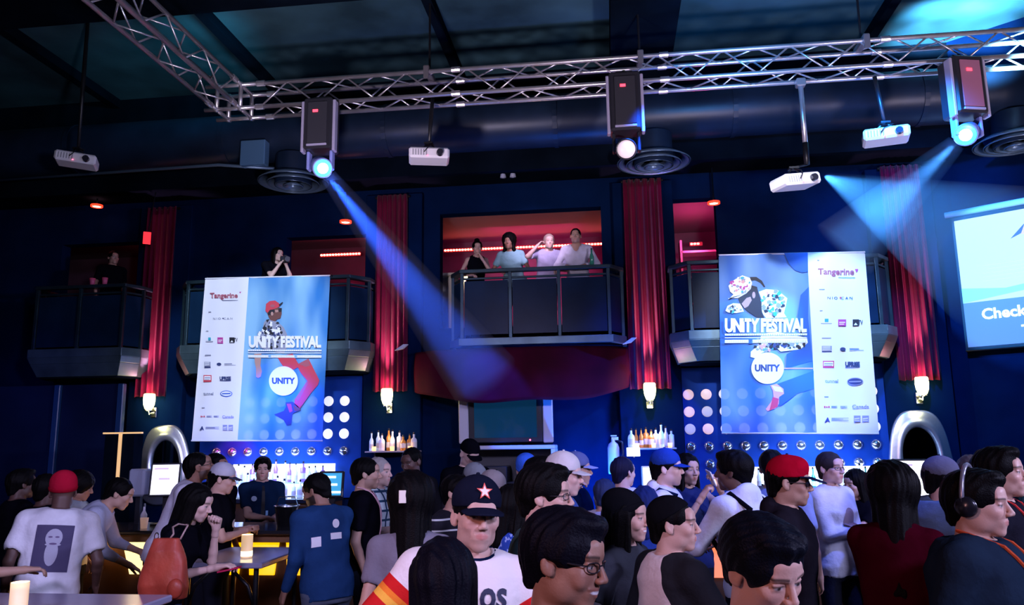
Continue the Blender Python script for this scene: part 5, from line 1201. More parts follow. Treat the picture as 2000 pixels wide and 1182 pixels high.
# ------------------------------------------------------------------ monitors and screens on the bars
UIW = mat('monitor_white', (.9, .9, 1), .4, emit=(.86, .88, 1), es=1.8); UIB = mat('monitor_blue', (.1, .5, .7), .4, emit=(.02, .26, .50), es=1.0); UIK = mat('monitor_bar', (.6, .4, .7), .4, emit=(.55, .45, .9), es=1)
def monitor(c, w, h, rz, label, m, z0, group=None, lines=0, frame=BLKP):
    root = thing('till_monitor', label, 'monitor', (c.x, c.y, z0), 0, group)
    T = Matrix.Translation(c) @ Matrix.Rotation(RAD(rz), 4, 'Z') @ Matrix.Rotation(RAD(-8), 4, 'X')
    mb = MB(); mb.box(-w/2-.02, w/2+.02, 0, .035, -h/2-.02, h/2+.02, M4=T, bev=.008); obj('housing', mb, frame, root)
    mb = MB(); mb.box(-w/2, w/2, -.004, 0, -h/2, h/2, M4=T); scn = obj('screen', mb, m, root)
    for k in range(lines):
        mb = MB(); a = -w/2+.02+(.05 if k == 1 else 0); mb.box(a, a+(.14 if k == 0 else .11 if k == 1 else .2), -.008, -.004, h/2-.05-k*h*.34, h/2-.03-k*h*.34, M4=T); obj('text_bar', mb, UIW if m is UIB else UIK, scn)
    mb = MB(); mb.box(c.x-.03, c.x+.03, c.y+.03, c.y+.06, z0, c.z, bev=.004); mb.box(c.x-.1, c.x+.1, c.y-.06, c.y+.1, z0, z0+.015, bev=.004); obj('stand', mb, BLKP, root)
    return root
monitor(W(322, 937, 7.8), .26, .30, 14, 'white glowing till monitor in front of the silver mirror at left', UIW, 1.1, lines=2)
monitor(W(646, 946, 7.85), .22, .22, 0, 'blue till monitor with white text behind the man in the dark blue shirt', UIB, 1.1, lines=3)
monitor(W(1780, 935, 8.3), .27, .34, -12, 'white glowing till monitor in front of the oval mirror at right', UIW, 1.1, lines=2)
monitor(W(1268, 931, 10.3), .15, .22, 0, 'small white screen in a pale frame under the right bottle shelf', UIW, 1.1, frame=MM('pale_silver', ()))
p = W(1237, 883, 10.4); mb = MB(); mb.box(p.x-.085, p.x+.085, 10.4, 10.42, p.z-.055, p.z+.055, bev=.004); r = thing('lit_sign', 'small blank white lit sign hanging under the right bottle shelf', 'sign', (p.x, 10.4, p.z)); obj('face', mb, UIW, r); mb = MB(); mb.tube([(p.x, 10.41, p.z+.05), (p.x, 10.6, 1.765)], .006, 6); obj('cord', mb, BLK, r)
# side counter the small monitor stands on
mb = MB(); mb.box(.25, .85, 10.1, 10.85, 0, 1.1, bev=.01); tag(obj('side_counter', mb, WOOD), 'dark side counter below the right bottle shelf', 'counter')
# bottle, cup and papers on the left bar
p = W(283, 975, 7.6); r = thing('spray_bottle', 'pale plastic squeeze bottle on the left bar beside the till monitor', 'bottle', (p.x, 7.6, 1.1)); mb = MB(); mb.lathe([(0, 0), (.03, 0), (.032, .12), (.012, .16), (.01, .2), (0, .2)], (p.x, 7.6, 1.1), 14, cap=False); obj('bottle_body', mb, MM('extinguisher', ()), r, smooth=True); mb = MB(); mb.lathe([(0, .2), (.014, .2), (.01, .23), (0, .23)], (p.x, 7.6, 1.1), 10, cap=False); obj('cap', mb, UIK if False else BLKP, r)
p = W(270, 945, 7.85); r = thing('paper_stack', 'pale paper dispenser standing at the left end of the bar', 'paper dispenser', (p.x-.05, 7.9, 1.1)); mb = MB(); mb.box(p.x-.12, p.x+.06, 7.85, 8.0, 1.38, 1.66, bev=.02); obj('holder', mb, MM('pale_horn', ()), r); mb = MB(); mb.box(p.x-.05, p.x, 7.9, 7.95, 1.1, 1.38); obj('stand', mb, BLKP, r)
for (px_, lb) in ((283, 'round pale cup on the left bar under the leaning man'), (1373, 'small glowing drink glass on the right bar')):
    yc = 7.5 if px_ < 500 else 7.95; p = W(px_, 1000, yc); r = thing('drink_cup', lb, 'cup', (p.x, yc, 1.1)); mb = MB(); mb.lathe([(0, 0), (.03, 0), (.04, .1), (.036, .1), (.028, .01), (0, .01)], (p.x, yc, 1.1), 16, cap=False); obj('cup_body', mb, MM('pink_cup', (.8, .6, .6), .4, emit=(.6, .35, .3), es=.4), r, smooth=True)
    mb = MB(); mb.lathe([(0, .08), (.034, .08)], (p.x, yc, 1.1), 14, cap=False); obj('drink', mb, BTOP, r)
# steel ice bucket and shaker on the left bar
for (px_, s_, lb) in ((560, 1, 'steel ice bucket on the left bar behind the bearded man'), (590, .7, 'small steel shaker cup beside the ice bucket on the left bar')):
    p = W(px_, 1000, 7.7); r = thing('ice_bucket', lb, 'bucket', (p.x, 7.7, 1.1)); mb = MB(); mb.lathe([(0, 0), (.09*s_, 0), (.12*s_, .2*s_), (.125*s_, .2*s_), (.11*s_, .18*s_), (.085*s_, .01), (0, .01)], (p.x, 7.7, 1.1), 24, cap=False); obj('bucket_body', mb, CHR, r, smooth=True)
    mb = MB(); mb.tube([(p.x-.12*s_, 7.7, 1.1+.18*s_), (p.x-.08*s_, 7.7, 1.1+.28*s_), (p.x+.08*s_, 7.7, 1.1+.28*s_), (p.x+.12*s_, 7.7, 1.1+.18*s_)], .005, 6); obj('handle', mb, CHR, r)
# ------------------------------------------------------------------ silver mirrors
SIL = mat('silver_frame', (.82, .80, .86), .34, .85, bump=.1, bscale=12)
def mirror(cx, cz, label, roll=0):
    y0 = 10.86; root = thing('oval_mirror', label, 'mirror', (cx, 10.8, cz-.6), 0, 'silver framed oval mirrors'); T = place(cx, y0, cz, 0, 0, RAD(roll))
    n = 64
    def outer(a): # rounded trapezoid, widest below the middle
        c, s = cos(a), sin(a); e = .62; x = math.copysign(abs(c)**e, c); z = math.copysign(abs(s)**e, s); return (x*(.375-.075*z), z*.56)
    def ov(a, rx, rz, dz=-.02): return (rx*cos(a), rz*sin(a)+dz)
    rings = []
    for (k, d) in ((0, 0), (0, -.035), (.12, -.06), (.45, -.045), (.6, -.07), (.85, -.075), (1, -.03), (1, 0)):
        ring = []
        for i in range(n):
            a = 2*pi*i/n; o = outer(a); q = ov(a, .215, .36); ring.append(T @ Vector((o[0]+(q[0]-o[0])*k, d, o[1]+(q[1]-o[1])*k)))
        rings.append(ring)
    mb = MB(); vs = [v for r in rings for v in r]; m = len(rings)
    mb.add(vs, [(j*n+i, j*n+(i+1) % n, ((j+1) % m)*n+(i+1) % n, ((j+1) % m)*n+i) for j in range(m) for i in range(n)]); obj('frame', mb, SIL, root, smooth=True)
    mb = MB(); mb.add([T @ Vector((ov(2*pi*i/n, .217, .362)[0], -.012, ov(2*pi*i/n, .217, .362)[1])) for i in range(n)], [tuple(range(n))]); obj('mirror_glass', mb, MM('mirror_glass', (.12, .15, .2), .04, 1.0), root)
mirror(W(322, 880, 10.8).x, 1.63, 'silver framed mirror on the far left pilaster above the till monitor', -6)
mirror(W(1798, 870, 10.8).x, 1.66, 'silver framed oval mirror on the right pilaster under the sconce')
# exit-like red sign, frame edges with painted gold glints, posts at the left
p = W(287, 465, 10.3); r = thing('exit_light', 'small red lit sign high on the left wall', 'sign', tuple(p)); mb = MB(); mb.box(-.05, .05, -.02, .02, -.085, .085, M4=Matrix.Translation(p) @ Matrix.Rotation(RAD(35), 4, 'Z')); obj('sign_face', mb, MM('red_sign', (1, .05, .05), .5, emit=(1, .02, .03), es=1.6), r); mb = MB(); mb.tube([p+Vector((0, .02, .08)), (p.x, 10.45, 5.63)], .008, 6); obj('stem', mb, BLK, r)
GLD = mat('gold_glint', (.9, .6, .3), .4, emit=(.95, .55, .22), es=.75)  # light reflected along the frame edges, put in as emission
r = thing('side_cabinet', 'dark cabinet front with painted gold glints on its edges left of the silver mirror', 'cabinet', (-5.9, 9.3, 0)); a, b, c = W(203, 845, 9.2), W(278, 845, 9.2), W(228, 935, 9.2)
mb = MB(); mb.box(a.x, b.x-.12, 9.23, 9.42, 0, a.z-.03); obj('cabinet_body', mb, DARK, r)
mb = MB(); mb.box(a.x, b.x, 9.18, 9.22, a.z-.02, a.z); obj('gold_glint', mb, GLD, r); mb = MB(); mb.box(c.x-.015, c.x+.015, 9.2, 9.23, 1.3, a.z-.02); obj('gold_glint', mb, GLD, r)
BD = mat('booth_panel', (.008, .016, .05), .3, noise=.4, nscale=1)
for k, (x0, x1, lb) in enumerate(((-9.6, -8.9, 'dark booth panel at the far left edge'), (-8.7, -7.7, 'dark booth panel behind the red-capped man'), (-7.6, -6.75, 'dark booth panel left of the cabinet with gold glints'))):
    mb = MB(); mb.box(x0, x1, 10.2, 10.3, 0, 2.75, bev=.01); tag(obj('booth_divider', mb, BD), lb, 'panel', 'dark booth panels under the far left balcony')
    mb = MB(); mb.box(x1+.0, x1+.09, 10.16, 10.24, 0, 2.75, bev=.01); tag(obj('booth_post', mb, MM('post_blue', (.02, .06, .16), .3)), 'pale blue-lit post beside the '+lb, 'post', 'booth posts under the far left balcony')
light('booth_blue', 'SPOT', (-7.5, 7.0, 3.6), (-8.4, 10.2, 1.8), (.01, .03, 1), 60, .1, spot=70, blend=.9)
# ------------------------------------------------------------------ tables and candles
TT = mat('table_top', (.30, .28, .40), .22, spec=.6)
def high_table(x0, x1, y0, y1, label):
    r = thing('high_table', label, 'table', ((x0+x1)/2, (y0+y1)/2, 0), 0)
    mb = MB(); mb.box(x0, x1, y0, y1, 1.01, 1.05, bev=.008); obj('tabletop', mb, TT, r)
    for x in (x0+.07, x1-.07):
        for y in (y0+.07, y1-.07): mb = MB(); mb.tube([(x, y, 0), (x, y, 1.01)], .02, 8); obj('leg', mb, BLK, r)
    for x in (x0+.07, x1-.07): mb = MB(); mb.tube([(x, y0+.09, .3), (x, y1-.09, .3)], .012, 6); obj('stretcher', mb, BLK, r)
    for x, s_ in ((x0+.07, 1), (x1-.07, -1)):
        mb = MB(); mb.tube([(x, y0+.07, .72), (x+s_*.06, y0+.07, .88), (x+s_*.2, y0+.07, 1.0)], .014, 8); obj('brace', mb, BLK, r, smooth=True)
    return r
def candle(x, y, z, label, h=.17, rr=.043):
    r = thing('candle_glass', label, 'candle', (x, y, z), 0)
    mb = MB(); mb.lathe([(.0, 0), (rr*.95, 0), (rr, .01), (rr, h), (rr*.9, h), (rr*.88, .02), (0, .02)], (x, y, z), 24, cap=False)
    obj('frosted_glass', mb, MM('frosted_candle', (.95, .75, .5), .5, emit=(1, .62, .28), es=.55), r, smooth=True)
    mb = MB(); mb.lathe([(0, .02), (.028, .02), (.028, .06), (0, .06)], (x, y, z), 16, cap=False); obj('wax', mb, MM('wax', (.9, .8, .6), .5, emit=(1, .75, .4), es=2), r)
    mb = MB(); mb.lathe([(0, .06), (.009, .075), (.006, .095), (0, .11)], (x, y, z), 10, cap=False); obj('flame', mb, MM('flame', ()), r)
    mb = MB(); mb.lathe([(rr+.0005, .012), (rr+.0005, .05)], (x, y, z), 24, cap=False); obj('lower_glow', mb, MM('candle_core', (1, .9, .7), .5, emit=(1, .80, .45), es=3), r, smooth=True)
    light('candle_light', 'POINT', (x, y, z+h+.03), None, (1, .6, .3), 1.6, .03)
high_table(-3.22, -2.55, 5.68, 6.55, 'black framed high table where the woman in black leans')
candle(W(487, 1090, 6.0).x, 5.95, 1.05, 'glowing candle glass on the high table')
high_table(-4.0, -2.55, 3.6, 4.5, 'table at the bottom left corner carrying a candle')
candle(W(68, 1180, 4.0).x, 3.88, 1.05, 'large glowing candle glass at the bottom left corner')
# ------------------------------------------------------------------ garments with a pattern
def pattern_mat(name, build, sleeves=False):
    m = mat(name, (.5, .5, .5), .85, spec=.15, bump=.25, bscale=30); nt = m.node_tree; b = nt.nodes['Principled BSDF']
    if sleeves: m['sleeves'] = 1; a = nt.nodes.new('ShaderNodeAttribute'); a.attribute_name = 'Col'; sx = nt.nodes.new('ShaderNodeSeparateColor'); nt.links.new(a.outputs['Color'], sx.inputs[0]); out = build(nt, sx)
    else: tc = nt.nodes.new('ShaderNodeTexCoord'); sp_ = nt.nodes.new('ShaderNodeSeparateXYZ'); nt.links.new(tc.outputs['Object'], sp_.inputs[0]); out = build(nt, sp_)
    nt.links.new(out, b.inputs['Base Color']); return m
def ramp(nt, src, stops):
    r = nt.nodes.new('ShaderNodeValToRGB'); r.color_ramp.interpolation = 'CONSTANT'; e = r.color_ramp.elements
    while len(e) < len(stops): e.new(.5)
    for q, (p, c) in zip(e, sorted(stops)): q.position = p; q.color = (*c, 1)
    nt.links.new(src, r.inputs[0]); return r.outputs[0]
def mathn(nt, op, a, b=None):
    n = nt.nodes.new('ShaderNodeMath'); n.operation = op
    for i, v in enumerate((a, b)):
        if v is None: continue
        if isinstance(v, (int, float)): n.inputs[i].default_value = v
        else: nt.links.new(v, n.inputs[i])
    return n.outputs[0]
def mixc(nt, fac, c0, c1):
    n = nt.nodes.new('ShaderNodeMix'); n.data_type = 'RGBA'; nt.links.new(fac, n.inputs[0])
    for i, c in ((6, c0), (7, c1)):
        if isinstance(c, tuple): n.inputs[i].default_value = (*c, 1)
        else: nt.links.new(c, n.inputs[i])
    return n.outputs[2]
CREAM = (.74, .68, .66)
JERSEY = pattern_mat('jersey', lambda nt, s: ramp(nt, s.outputs[0], [(0, CREAM), (.24, (.55, .012, .012)), (.37, (.80, .20, .02)), (.44, (.85, .42, .05)), (.53, (.55, .012, .012))]), True)
RAGLAN = pattern_mat('raglan', lambda nt, s: ramp(nt, s.outputs[1], [(0, (.66, .56, .54)), (.5, (.012, .012, .016))]), True)
def _plaid(nt, s):
    fx = mathn(nt, 'GREATER_THAN', mathn(nt, 'FRACT', mathn(nt, 'MULTIPLY', s.outputs[0], 15)), .74); fz = mathn(nt, 'GREATER_THAN', mathn(nt, 'FRACT', mathn(nt, 'MULTIPLY', s.outputs[2], 13)), .76)
    return mixc(nt, mathn(nt, 'MAXIMUM', fx, fz), (.62, .72, .74), (.02, .06, .12))
PLAID = pattern_mat('plaid', _plaid)
STRIPE = pattern_mat('striped', lambda nt, s: mixc(nt, mathn(nt, 'GREATER_THAN', mathn(nt, 'FRACT', mathn(nt, 'MULTIPLY', s.outputs[2], 14)), .84), (.012, .012, .02), (.55, .6, .62)))
def _blotch(c0, c1, sc):
    def f(nt, s):
        n = nt.nodes.new('ShaderNodeTexNoise'); n.inputs['Scale'].default_value = sc; return ramp(nt, n.outputs['Fac'], [(0, c0), (.52, c1)])
    return f
BLUEPAT = pattern_mat('blue_print', _blotch((.02, .06, .35), (.25, .35, .7), 14)); REDPLAID = pattern_mat('grey_plaid', _blotch((.35, .3, .35), (.5, .08, .12), 9))
pale, light_, tan, brown, dark = (.64, .42, .36), (.56, .34, .27), (.46, .27, .20), (.30, .15, .10), (.10, .05, .04)
blk, navy, white = (.004, .004, .007), (.004, .010, .036), (.68, .68, .74)
def lanyard(I, col, w=.006, zl=.20, badge=None, name='lanyard'):
    b = I.setdefault('bvh', bvh(I)); root = I['root']; TR, o = I['TR'], I['pel0']; mb = MB()
    for q in (-1, 1):
        P = []
        for t in np.linspace(0, 1, 10):
            x = q*(.068*(1-t)**.8+.004); z = .53+(zl-.53)*t; p = Vector(o+TR @ np.array([x, -.6, z])); d = Vector(TR @ np.array([0, 1, 0])); h = b.ray_cast(p, d); c = (h[0] if h[0] is not None else p+d*.5)-d*.006; P.append(c)
        back = Vector(o+TR @ np.array([q*.045, .05, .575])); mid = Vector(o+TR @ np.array([q*.072, .0, .565])); mb.tube([back, mid]+P, w, 6)
    l = obj(name, mb, cloth_mat(col), root, local=True)
    if badge:
        c = P[-1]; mb = MB(); M4 = Matrix.Translation(c) @ Matrix(TR.tolist()).to_4x4(); mb.box(-.045, .045, -.006, 0, -.14, 0, M4=M4, bev=.002); k = obj('badge', mb, MM('badge_blue', (.05, .22, .6), .4), l, local=True)
        mb = MB(); mb.box(-.036, .036, -.0085, -.006, -.125, -.075, M4=M4); obj('badge_card', mb, MM('badge_white', (.75, .8, .85), .5), k, local=True)
        mb = MB(); mb.box(-.02, .02, -.0085, -.006, -.05, -.035, M4=M4); obj('badge_card', mb, MM('badge_white', ()), k, local=True)
def phone(I, hand, col=(.02, .02, .02), lit=None, label='phone', name='mobile_phone'):
    F = I['frames'][hand]; Mw = wm(I['root']) @ F; p = Mw @ Vector((0, -.03, .085)); root = thing(name, label, 'phone', tuple(p))
    R = Mw.to_3x3().normalized().to_4x4(); T = Matrix.Translation(p) @ R
    mb = MB(); mb.box(-.036, .036, -.006, .004, -.07, .07, M4=T, bev=.003); obj('case', mb, cloth_mat(col), root)
    if lit: mb = MB(); mb.box(-.031, .031, .004, .0055, -.06, .06, M4=T); obj('screen', mb, MM(lit[0], (.9, .9, 1), .4, emit=lit[1], es=lit[2]), root)
# ------------------------------------------------------------------ the crowd, from the left
P_ = person
P_(-70, 925, 5.0, 95, 'person cut by the left edge in a dark blue shirt reaching one hand out', tone=tan, top=(.01, .02, .06), arms=('down', ((-.02, -.36, -.27), (.3, .6, -1), .45)), sleeve=.7)
P_(42, 912, 6.7, 110, 'person in black with spiky dark hair behind the red-capped person', tone=dark, hair='tall', top=blk, sleeve=1.9)
P_(92, 925, 6.3, 130, 'person all in black left of the red-capped person', tone=dark, hair='short', top=blk, sleeve=1.9)
I = P_(126, 925, 5.7, 178, 'person seen from behind in a red knit cap and white T-shirt with printed face', tone=dark, hair=None, cap=('beanie', (.38, .008, .03), (.30, .006, .02)), top=white, arms=(((.10, -.02, -.48), (.3, 1, 0), .4), ((.08, -.10, -.46), (.3, 1, 0), .5)), lean=10, side=-5, head=(0, 14, 0), build=1.12, loose=.028, hem=-.13)
TRI = [MM('print_dark', (.06, .05, .12), .8), MM('print_pale', (.42, .42, .52), .8), MM('print_mid', (.14, .10, .2), .8)]
drape(I, 'shirt_print', TRI, [(rect(-.115, .115, .12, .43), 14, 18, 0, 0), (oval(0, .345, .052, .060), 20, 4, 1, .0012), (oval(.002, .245, .040, .085), 20, 4, 1, .0014), (oval(-.02, .35, .014, .006), 10, 2, 2, .0022), (oval(.022, .35, .014, .006), 10, 2, 2, .0022), (oval(0, .305, .024, .007), 12, 2, 2, .0022), (oval(0, .30, .05, .01), 12, 2, 1, .001)], side=1)
P_(163, 921, 7.3, 70, 'person with a big dark afro behind the red-capped person, face turned right', tone=brown, hair='afro', top=(.35, .4, .45), head=(10, 15, 0))
P_(243, 934, 6.9, 80, 'person in a pale blue shirt bending over the left bar', tone=tan, hair='short', top=(.40, .42, .55), lean=44, head=(0, 22, 0), arms=(((.0, -.30, -.34), (.5, .6, -.2), .4), ((.0, -.28, -.40), (.5, .6, -.2), .4)), sleeve=1.5)
I = P_(380, 884, 7.05, 75, 'man with glasses in a white T-shirt leaning on the left bar', tone=brown, hair='buzz', top=(.60, .58, .68), lean=24, glasses=True, head=(15, -12, 0), arms=(((.05, -.20, -.45), (.3, .8, 0), .4), ((.04, -.16, -.46), (.3, .8, 0), .4)), beard=(.7, (.02, .012, .01)))
drape(I, 'shirt_print', [MM('print_maroon', (.12, .03, .05), .8)], [(oval(0, .40, .07, .05), 20, 4, 0, 0)])
P_(421, 885, 7.3, 40, 'dark-haired person between the man in glasses and the white-capped man', tone=brown, hair='short', top=blk, head=(10, 0, 0))
I = P_(437, 905, 6.85, 80, 'man in a pale baseball cap and black T-shirt with a small white print, fist raised', tone=light_, hair='short', cap=('cap', (.50, .50, .58), (.05, .05, .08)), top=blk, head=(0, 10, 0), arms=(((-.10, -.26, -.22), (.5, .2, -1), 1.3), 'fold'))
drape(I, 'shirt_print', [INKM[0]], [(oval(-.005, .30, .05, .035), 14, 3, 0, 0)])
I = P_(392, 946, 5.35, 58, 'woman in black with long dark hair, chin on her hand at the high table', tone=pale, fem=True, hair='long', top=blk, lean=20, head=(6, 18, 0), sleeve=.85,
       arms=(((-.14, -.24, .02), (.0, -.3, -1), 1.1), ((-.03, -.34, -.22), (.3, .9, -.9), .5)), legs=(.02, .03, .07))
phone(I, 1, (.45, .02, .08), label='small red phone in the hand of the woman in black', name='red_phone')
I = P_(514, 893, 8.75, 8, 'man in a dark navy shirt and black tie with a round badge, forearms crossed', tone=light_, hair='thick', top=(.008, .022, .06), arms=(((-.14, -.26, -.33), (.7, .3, -1), .5), ((-.22, -.25, -.30), (.7, .3, -1), .5)), head=(-8, 4, 0))
drape(I, 'shirt_badge', [MM('badge_pale', (.55, .7, .9), .6), MM('tie_black', (.006, .006, .01), .6)], [(oval(-.095, .37, .028, .028), 16, 3, 0, 0), (lambda u, v: (-.022+.044*u*(1-.4*v)+.008*v, .12+.38*v), 4, 14, 1, .001)])
drape(I, 'shirt_crest', [INKM[11]], [(rect(.03, .055, .19, .24), 3, 4, 0, 0)])
I = P_(613, 925, 5.9, -150, 'bearded man in a dark blue shirt with white marks, back to the viewer', tone=brown, hair='short', top=(.016, .05, .15), lean=12, head=(28, 20, 0), beard=(.95, (.01, .008, .008)), arms=('down', 'front'), sleeve=1.9, build=1.12, legs=(.10, .12, .17))
drape(I, 'shirt_print', [INKM[0]], [(oval(-.02, .40, .030, .032), 16, 3, 0, 0)], side=1)
drape(I, 'shirt_print', [INKM[0]], [(rect(-.065, .03, .29, .335), 6, 4, 0, 0)], side=1); drape(I, 'shirt_print', [INKM[0]], [(rect(.10, .16, .25, .32), 6, 4, 0, 0)], side=1)
I = P_(712, 893, 6.35, 88, 'man in a black T-shirt with a hanging blue badge, in profile facing right', tone=tan, hair='short', top=blk, arms=(((.02, -.02, -.51), (.2, 1, 0), .4), ((.04, -.04, -.52), (.2, 1, 0), .35)), legs=(.015, .02, .035), beard=(.35, (.02, .015, .012)), build=.95)
lanyard(I, (.6, .35, .4), zl=.12, badge=True)
P_(738, 893, 6.9, 60, 'man in a white and blue plaid shirt behind the man with the badge', tone=pale, hair='short', hcol=(.35, .32, .30), top=PLAID, sleeve=.8, arms=('front', 'fold'))
P_(801, 876, 7.6, -35, 'tall dark-skinned man in a dark sweater looking down to the left', tone=dark, hair='buzz', top=(.012, .012, .016), head=(0, 16, 0), sleeve=1.9)
I = P_(803, 924, 3.9, 172, 'woman seen from behind with very long black hair and a pale hair clip, grey top', tone=tan, fem=True, hair='afro', longer=.42, top=(.17, .16, .20), sleeve=.5, head=(10, 5, 0), legs=(.03, .03, .045))
mb = MB(); mb.box(-.018, .018, -.004, .004, -.03, .03, M4=Matrix(I['HM']) @ place(.045, .158, .03, RAD(18)), bev=.002); obj('hair_clip', mb, MM('clip_cream', (.75, .65, .55), .4), I['root'], local=True)
mb = MB(); mb.tube([I['pel0']+I['TR'] @ np.array(q) for q in ((-.10, .02, .53), (-.11, .10, .46), (-.10, .135, .32), (-.09, .13, .15))], .009, 8); obj('bag_strap', mb, cloth_mat(blk), I['root'], local=True)
P_(921, 859, 8.3, 15, 'person in a black cap and black clothes standing under the television', tone=pale, hair=None, cap=('cap', blk, blk), top=blk, head=(20, 28, 0), sleeve=1.9)
P_(890, 926, 5.4, 60, 'person in a black shirt with white stripes behind the star-capped man', tone=tan, hair='short', top=STRIPE, lean=14, sleeve=.9, arms=('front', 'down'))
P_(932, 906, 6.4, 30, 'person in a grey flat cap looking down beside the television cabinet', tone=pale, hair='short', cap=('cap', (.20, .22, .25), (.14, .15, .18)), top=(.02, .02, .03), head=(10, 30, 0))
P_(966, 920, 6.0, 70, 'person in a brown-grey cap and dark top facing right, behind the star-capped man', tone=light_, hair='short', hcol=(.05, .035, .03), cap=('cap', (.26, .23, .24), (.02, .02, .03)), top=(.02, .03, .05), head=(0, 20, 0))
P_(1002, 948, 4.4, 120, 'woman in a blue patterned sleeveless top between the two glasses wearers', tone=light_, fem=True, hair='bob', top=BLUEPAT, sleeve=0, head=(0, 5, 0))
I = P_(932, 932, 2.92, 4, 'man in a navy star cap and cream jersey with red, orange and yellow sleeve bands', tone=light_, hair='short', cap=('cap', (.008, .010, .022), (.008, .010, .022)), top=JERSEY, lean=8, side=7, head=(10, 0, 4),
       arms=(((.05, -.16, -.46), (1, .4, .1), .5), ((.13, -.12, -.44), (1, .3, .1), .5)), sleeve=.72, build=1.06, loose=.026, beard=(.22, (.12, .08, .07)))
mb = MB(); TH = I['HM']
for (rr_, off, mm) in ((.030, .0, 0), (.021, .0016, 1)):
    q = [TH @ Vector(((rr_ if k % 2 == 0 else rr_*.42)*sin(pi*k/5), -(.0965+off) + ((rr_ if k % 2 == 0 else rr_*.42)*cos(pi*k/5))*.42, .092+(rr_ if k % 2 == 0 else rr_*.42)*cos(pi*k/5))) for k in range(10)]
    mb.add(q, [tuple(range(10))], mm)
obj('star_emblem', mb, [MM('star_red', (.75, .10, .06), .6), MM('star_white', (.85, .75, .75), .6)], I['root'], local=True)
drape_text(I, 'chest_lettering', MM('jersey_ink', (.012, .015, .05), .7), 'os', .03, .125, .405, .47, bold=.025)
mb = MB(); mb.tube([I['nb']+I['TR'] @ np.array([.082*cos(a), -.012+.078*sin(a), .012-.016*max(0, -sin(a))]) for a in np.linspace(0, 2*pi, 25)[:-1]], .008, 8, closed=True); obj('collar', mb, cloth_mat(navy), I['root'], local=True)
P_(866, 1052, 2.25, 178, 'person seen from behind with long glossy black hair in front of the cream jersey', tone=tan, fem=True, hair='long', longer=.1, top=blk, head=(4, 4, 0), hcol=(.004, .004, .008))
P_(1052, 893, 5.65, 70, 'person with dark hair half hidden behind the tall-haired man in glasses', tone=tan, hair='thick', top=navy)
P_(1028, 888, 7.0, 170, 'person in a blue knit cap seen from behind, near the television cabinet', tone=pale, hair=None, cap=('beanie', (.04, .14, .7), (.04, .14, .7)), top=navy)
P_(1122, 884, 6.4, 84, 'man in a dark baseball cap further back beside the white-capped man', tone=tan, hair='short', cap=('cap', (.10, .12, .25), (.3, .35, .6)), top=navy)
P_(1098, 884, 5.0, 82, 'man in a white cap with a blue shirt, in profile facing right', tone=pale, hair='short', cap=('cap', (.62, .60, .62), (.60, .60, .66)), top=(.05, .10, .35), head=(0, 5, 0))
I = P_(1058, 908, 3.45, 74, 'man with tall black hair and thin glasses in a grey-green shirt, facing right', tone=light_, hair='thick', glasses=True, top=(.035, .065, .07), head=(4, 2, 0), fat=.7)
I = P_(1104, 996, 2.08, 58, 'smiling man with glasses and thick black hair, close to the viewer', tone=brown, hair='thick', glasses=True, smile=1, top=(.05, .045, .05), head=(6, 8, 4), fat=.8, hcol=(.004, .004, .005))
P_(1180, 935, 6.0, 150, 'person with one arm raised in a white sleeve, left of the white T-shirts', tone=pale, hair='short', hcol=(.02, .03, .08), top=(.55, .58, .75), sleeve=1.8, arms=(((.12, -.02, .22), (1, 0, .2), .6), 'down'))
P_(1214, 892, 6.6, 165, 'person with short dark hair seen from behind in a white T-shirt', tone=pale, hair='short', hcol=(.01, .01, .03), top=(.72, .72, .78), arms=('fold', 'fold'), head=(-30, 0, 0))
I = P_(1296, 878, 5.9, 82, 'man in a blue baseball cap and white hoodie facing right', tone=pale, hair='short', cap=('cap', (.015, .05, .30), (.015, .05, .30)), top=(.68, .68, .74), sleeve=1.9, hood=True)
drape(I, 'cap_patch', [INKM[0]], [], side=-1) if False else None
mb = MB(); mb.tube([I['pel0']+I['TR'] @ np.array(q) for q in ((-.12, -.10, .50), (-.15, .02, .545), (-.13, .13, .44), (-.11, .15, .2))], .010, 8); obj('bag_strap', mb, cloth_mat(navy), I['root'], local=True)
P_(1258, 950, 5.2, 175, 'small person with blue-lit dark hair between the beanie woman and the blue cap', tone=tan, fem=True, hair='medium', hcol=(.01, .02, .10), top=(.02, .05, .25))  # blue light put into the hair colour
I = P_(1340, 886, 6.5, 22, 'woman with long black hair holding up a glowing phone', tone=light_, fem=True, hair='long', top=(.02, .03, .10), sleeve=0, head=(12, 2, 0), arms=(((-.02, -.30, .10), (.6, -.2, -1), .9), ((-.16, -.28, .02), (.3, -.2, -1), .9)))
phone(I, 0, (.5, .5, .55), ('phone_white', (.9, .92, 1), 2.2), 'glowing white phone held up by the woman with long black hair')
I = P_(1218, 959, 3.9, 62, 'smiling woman in a black beanie with long dark hair, in profile facing right', tone=light_, fem=True, hair='long', smile=.5, cap=('beanie', (.006, .006, .008), (.006, .006, .008)), top=(.05, .055, .07), head=(4, 0, 0))
I = P_(1306, 966, 3.5, 122, 'young man in a tight black cap and cream shirt with black sleeves', tone=light_, hair='short', cap=('skullcap', (.006, .006, .008), (.006, .006, .008)), top=RAGLAN, sleeve=.95, head=(-40, 0, 0), arms=('down', 'front'), loose=.024)
I = P_(1434, 881, 5.2, -128, 'person in a grey-white hoodie and black backpack with thick dark hair', tone=dark, hair='thick', top=(.62, .65, .74), sleeve=1.95, hood=True, head=(20, 0, 0), arms=(((-.02, -.34, -.30), (.8, .6, -.4), .6), ((.05, -.34, -.26), (.8, .6, -.4), .6)), lean=6)
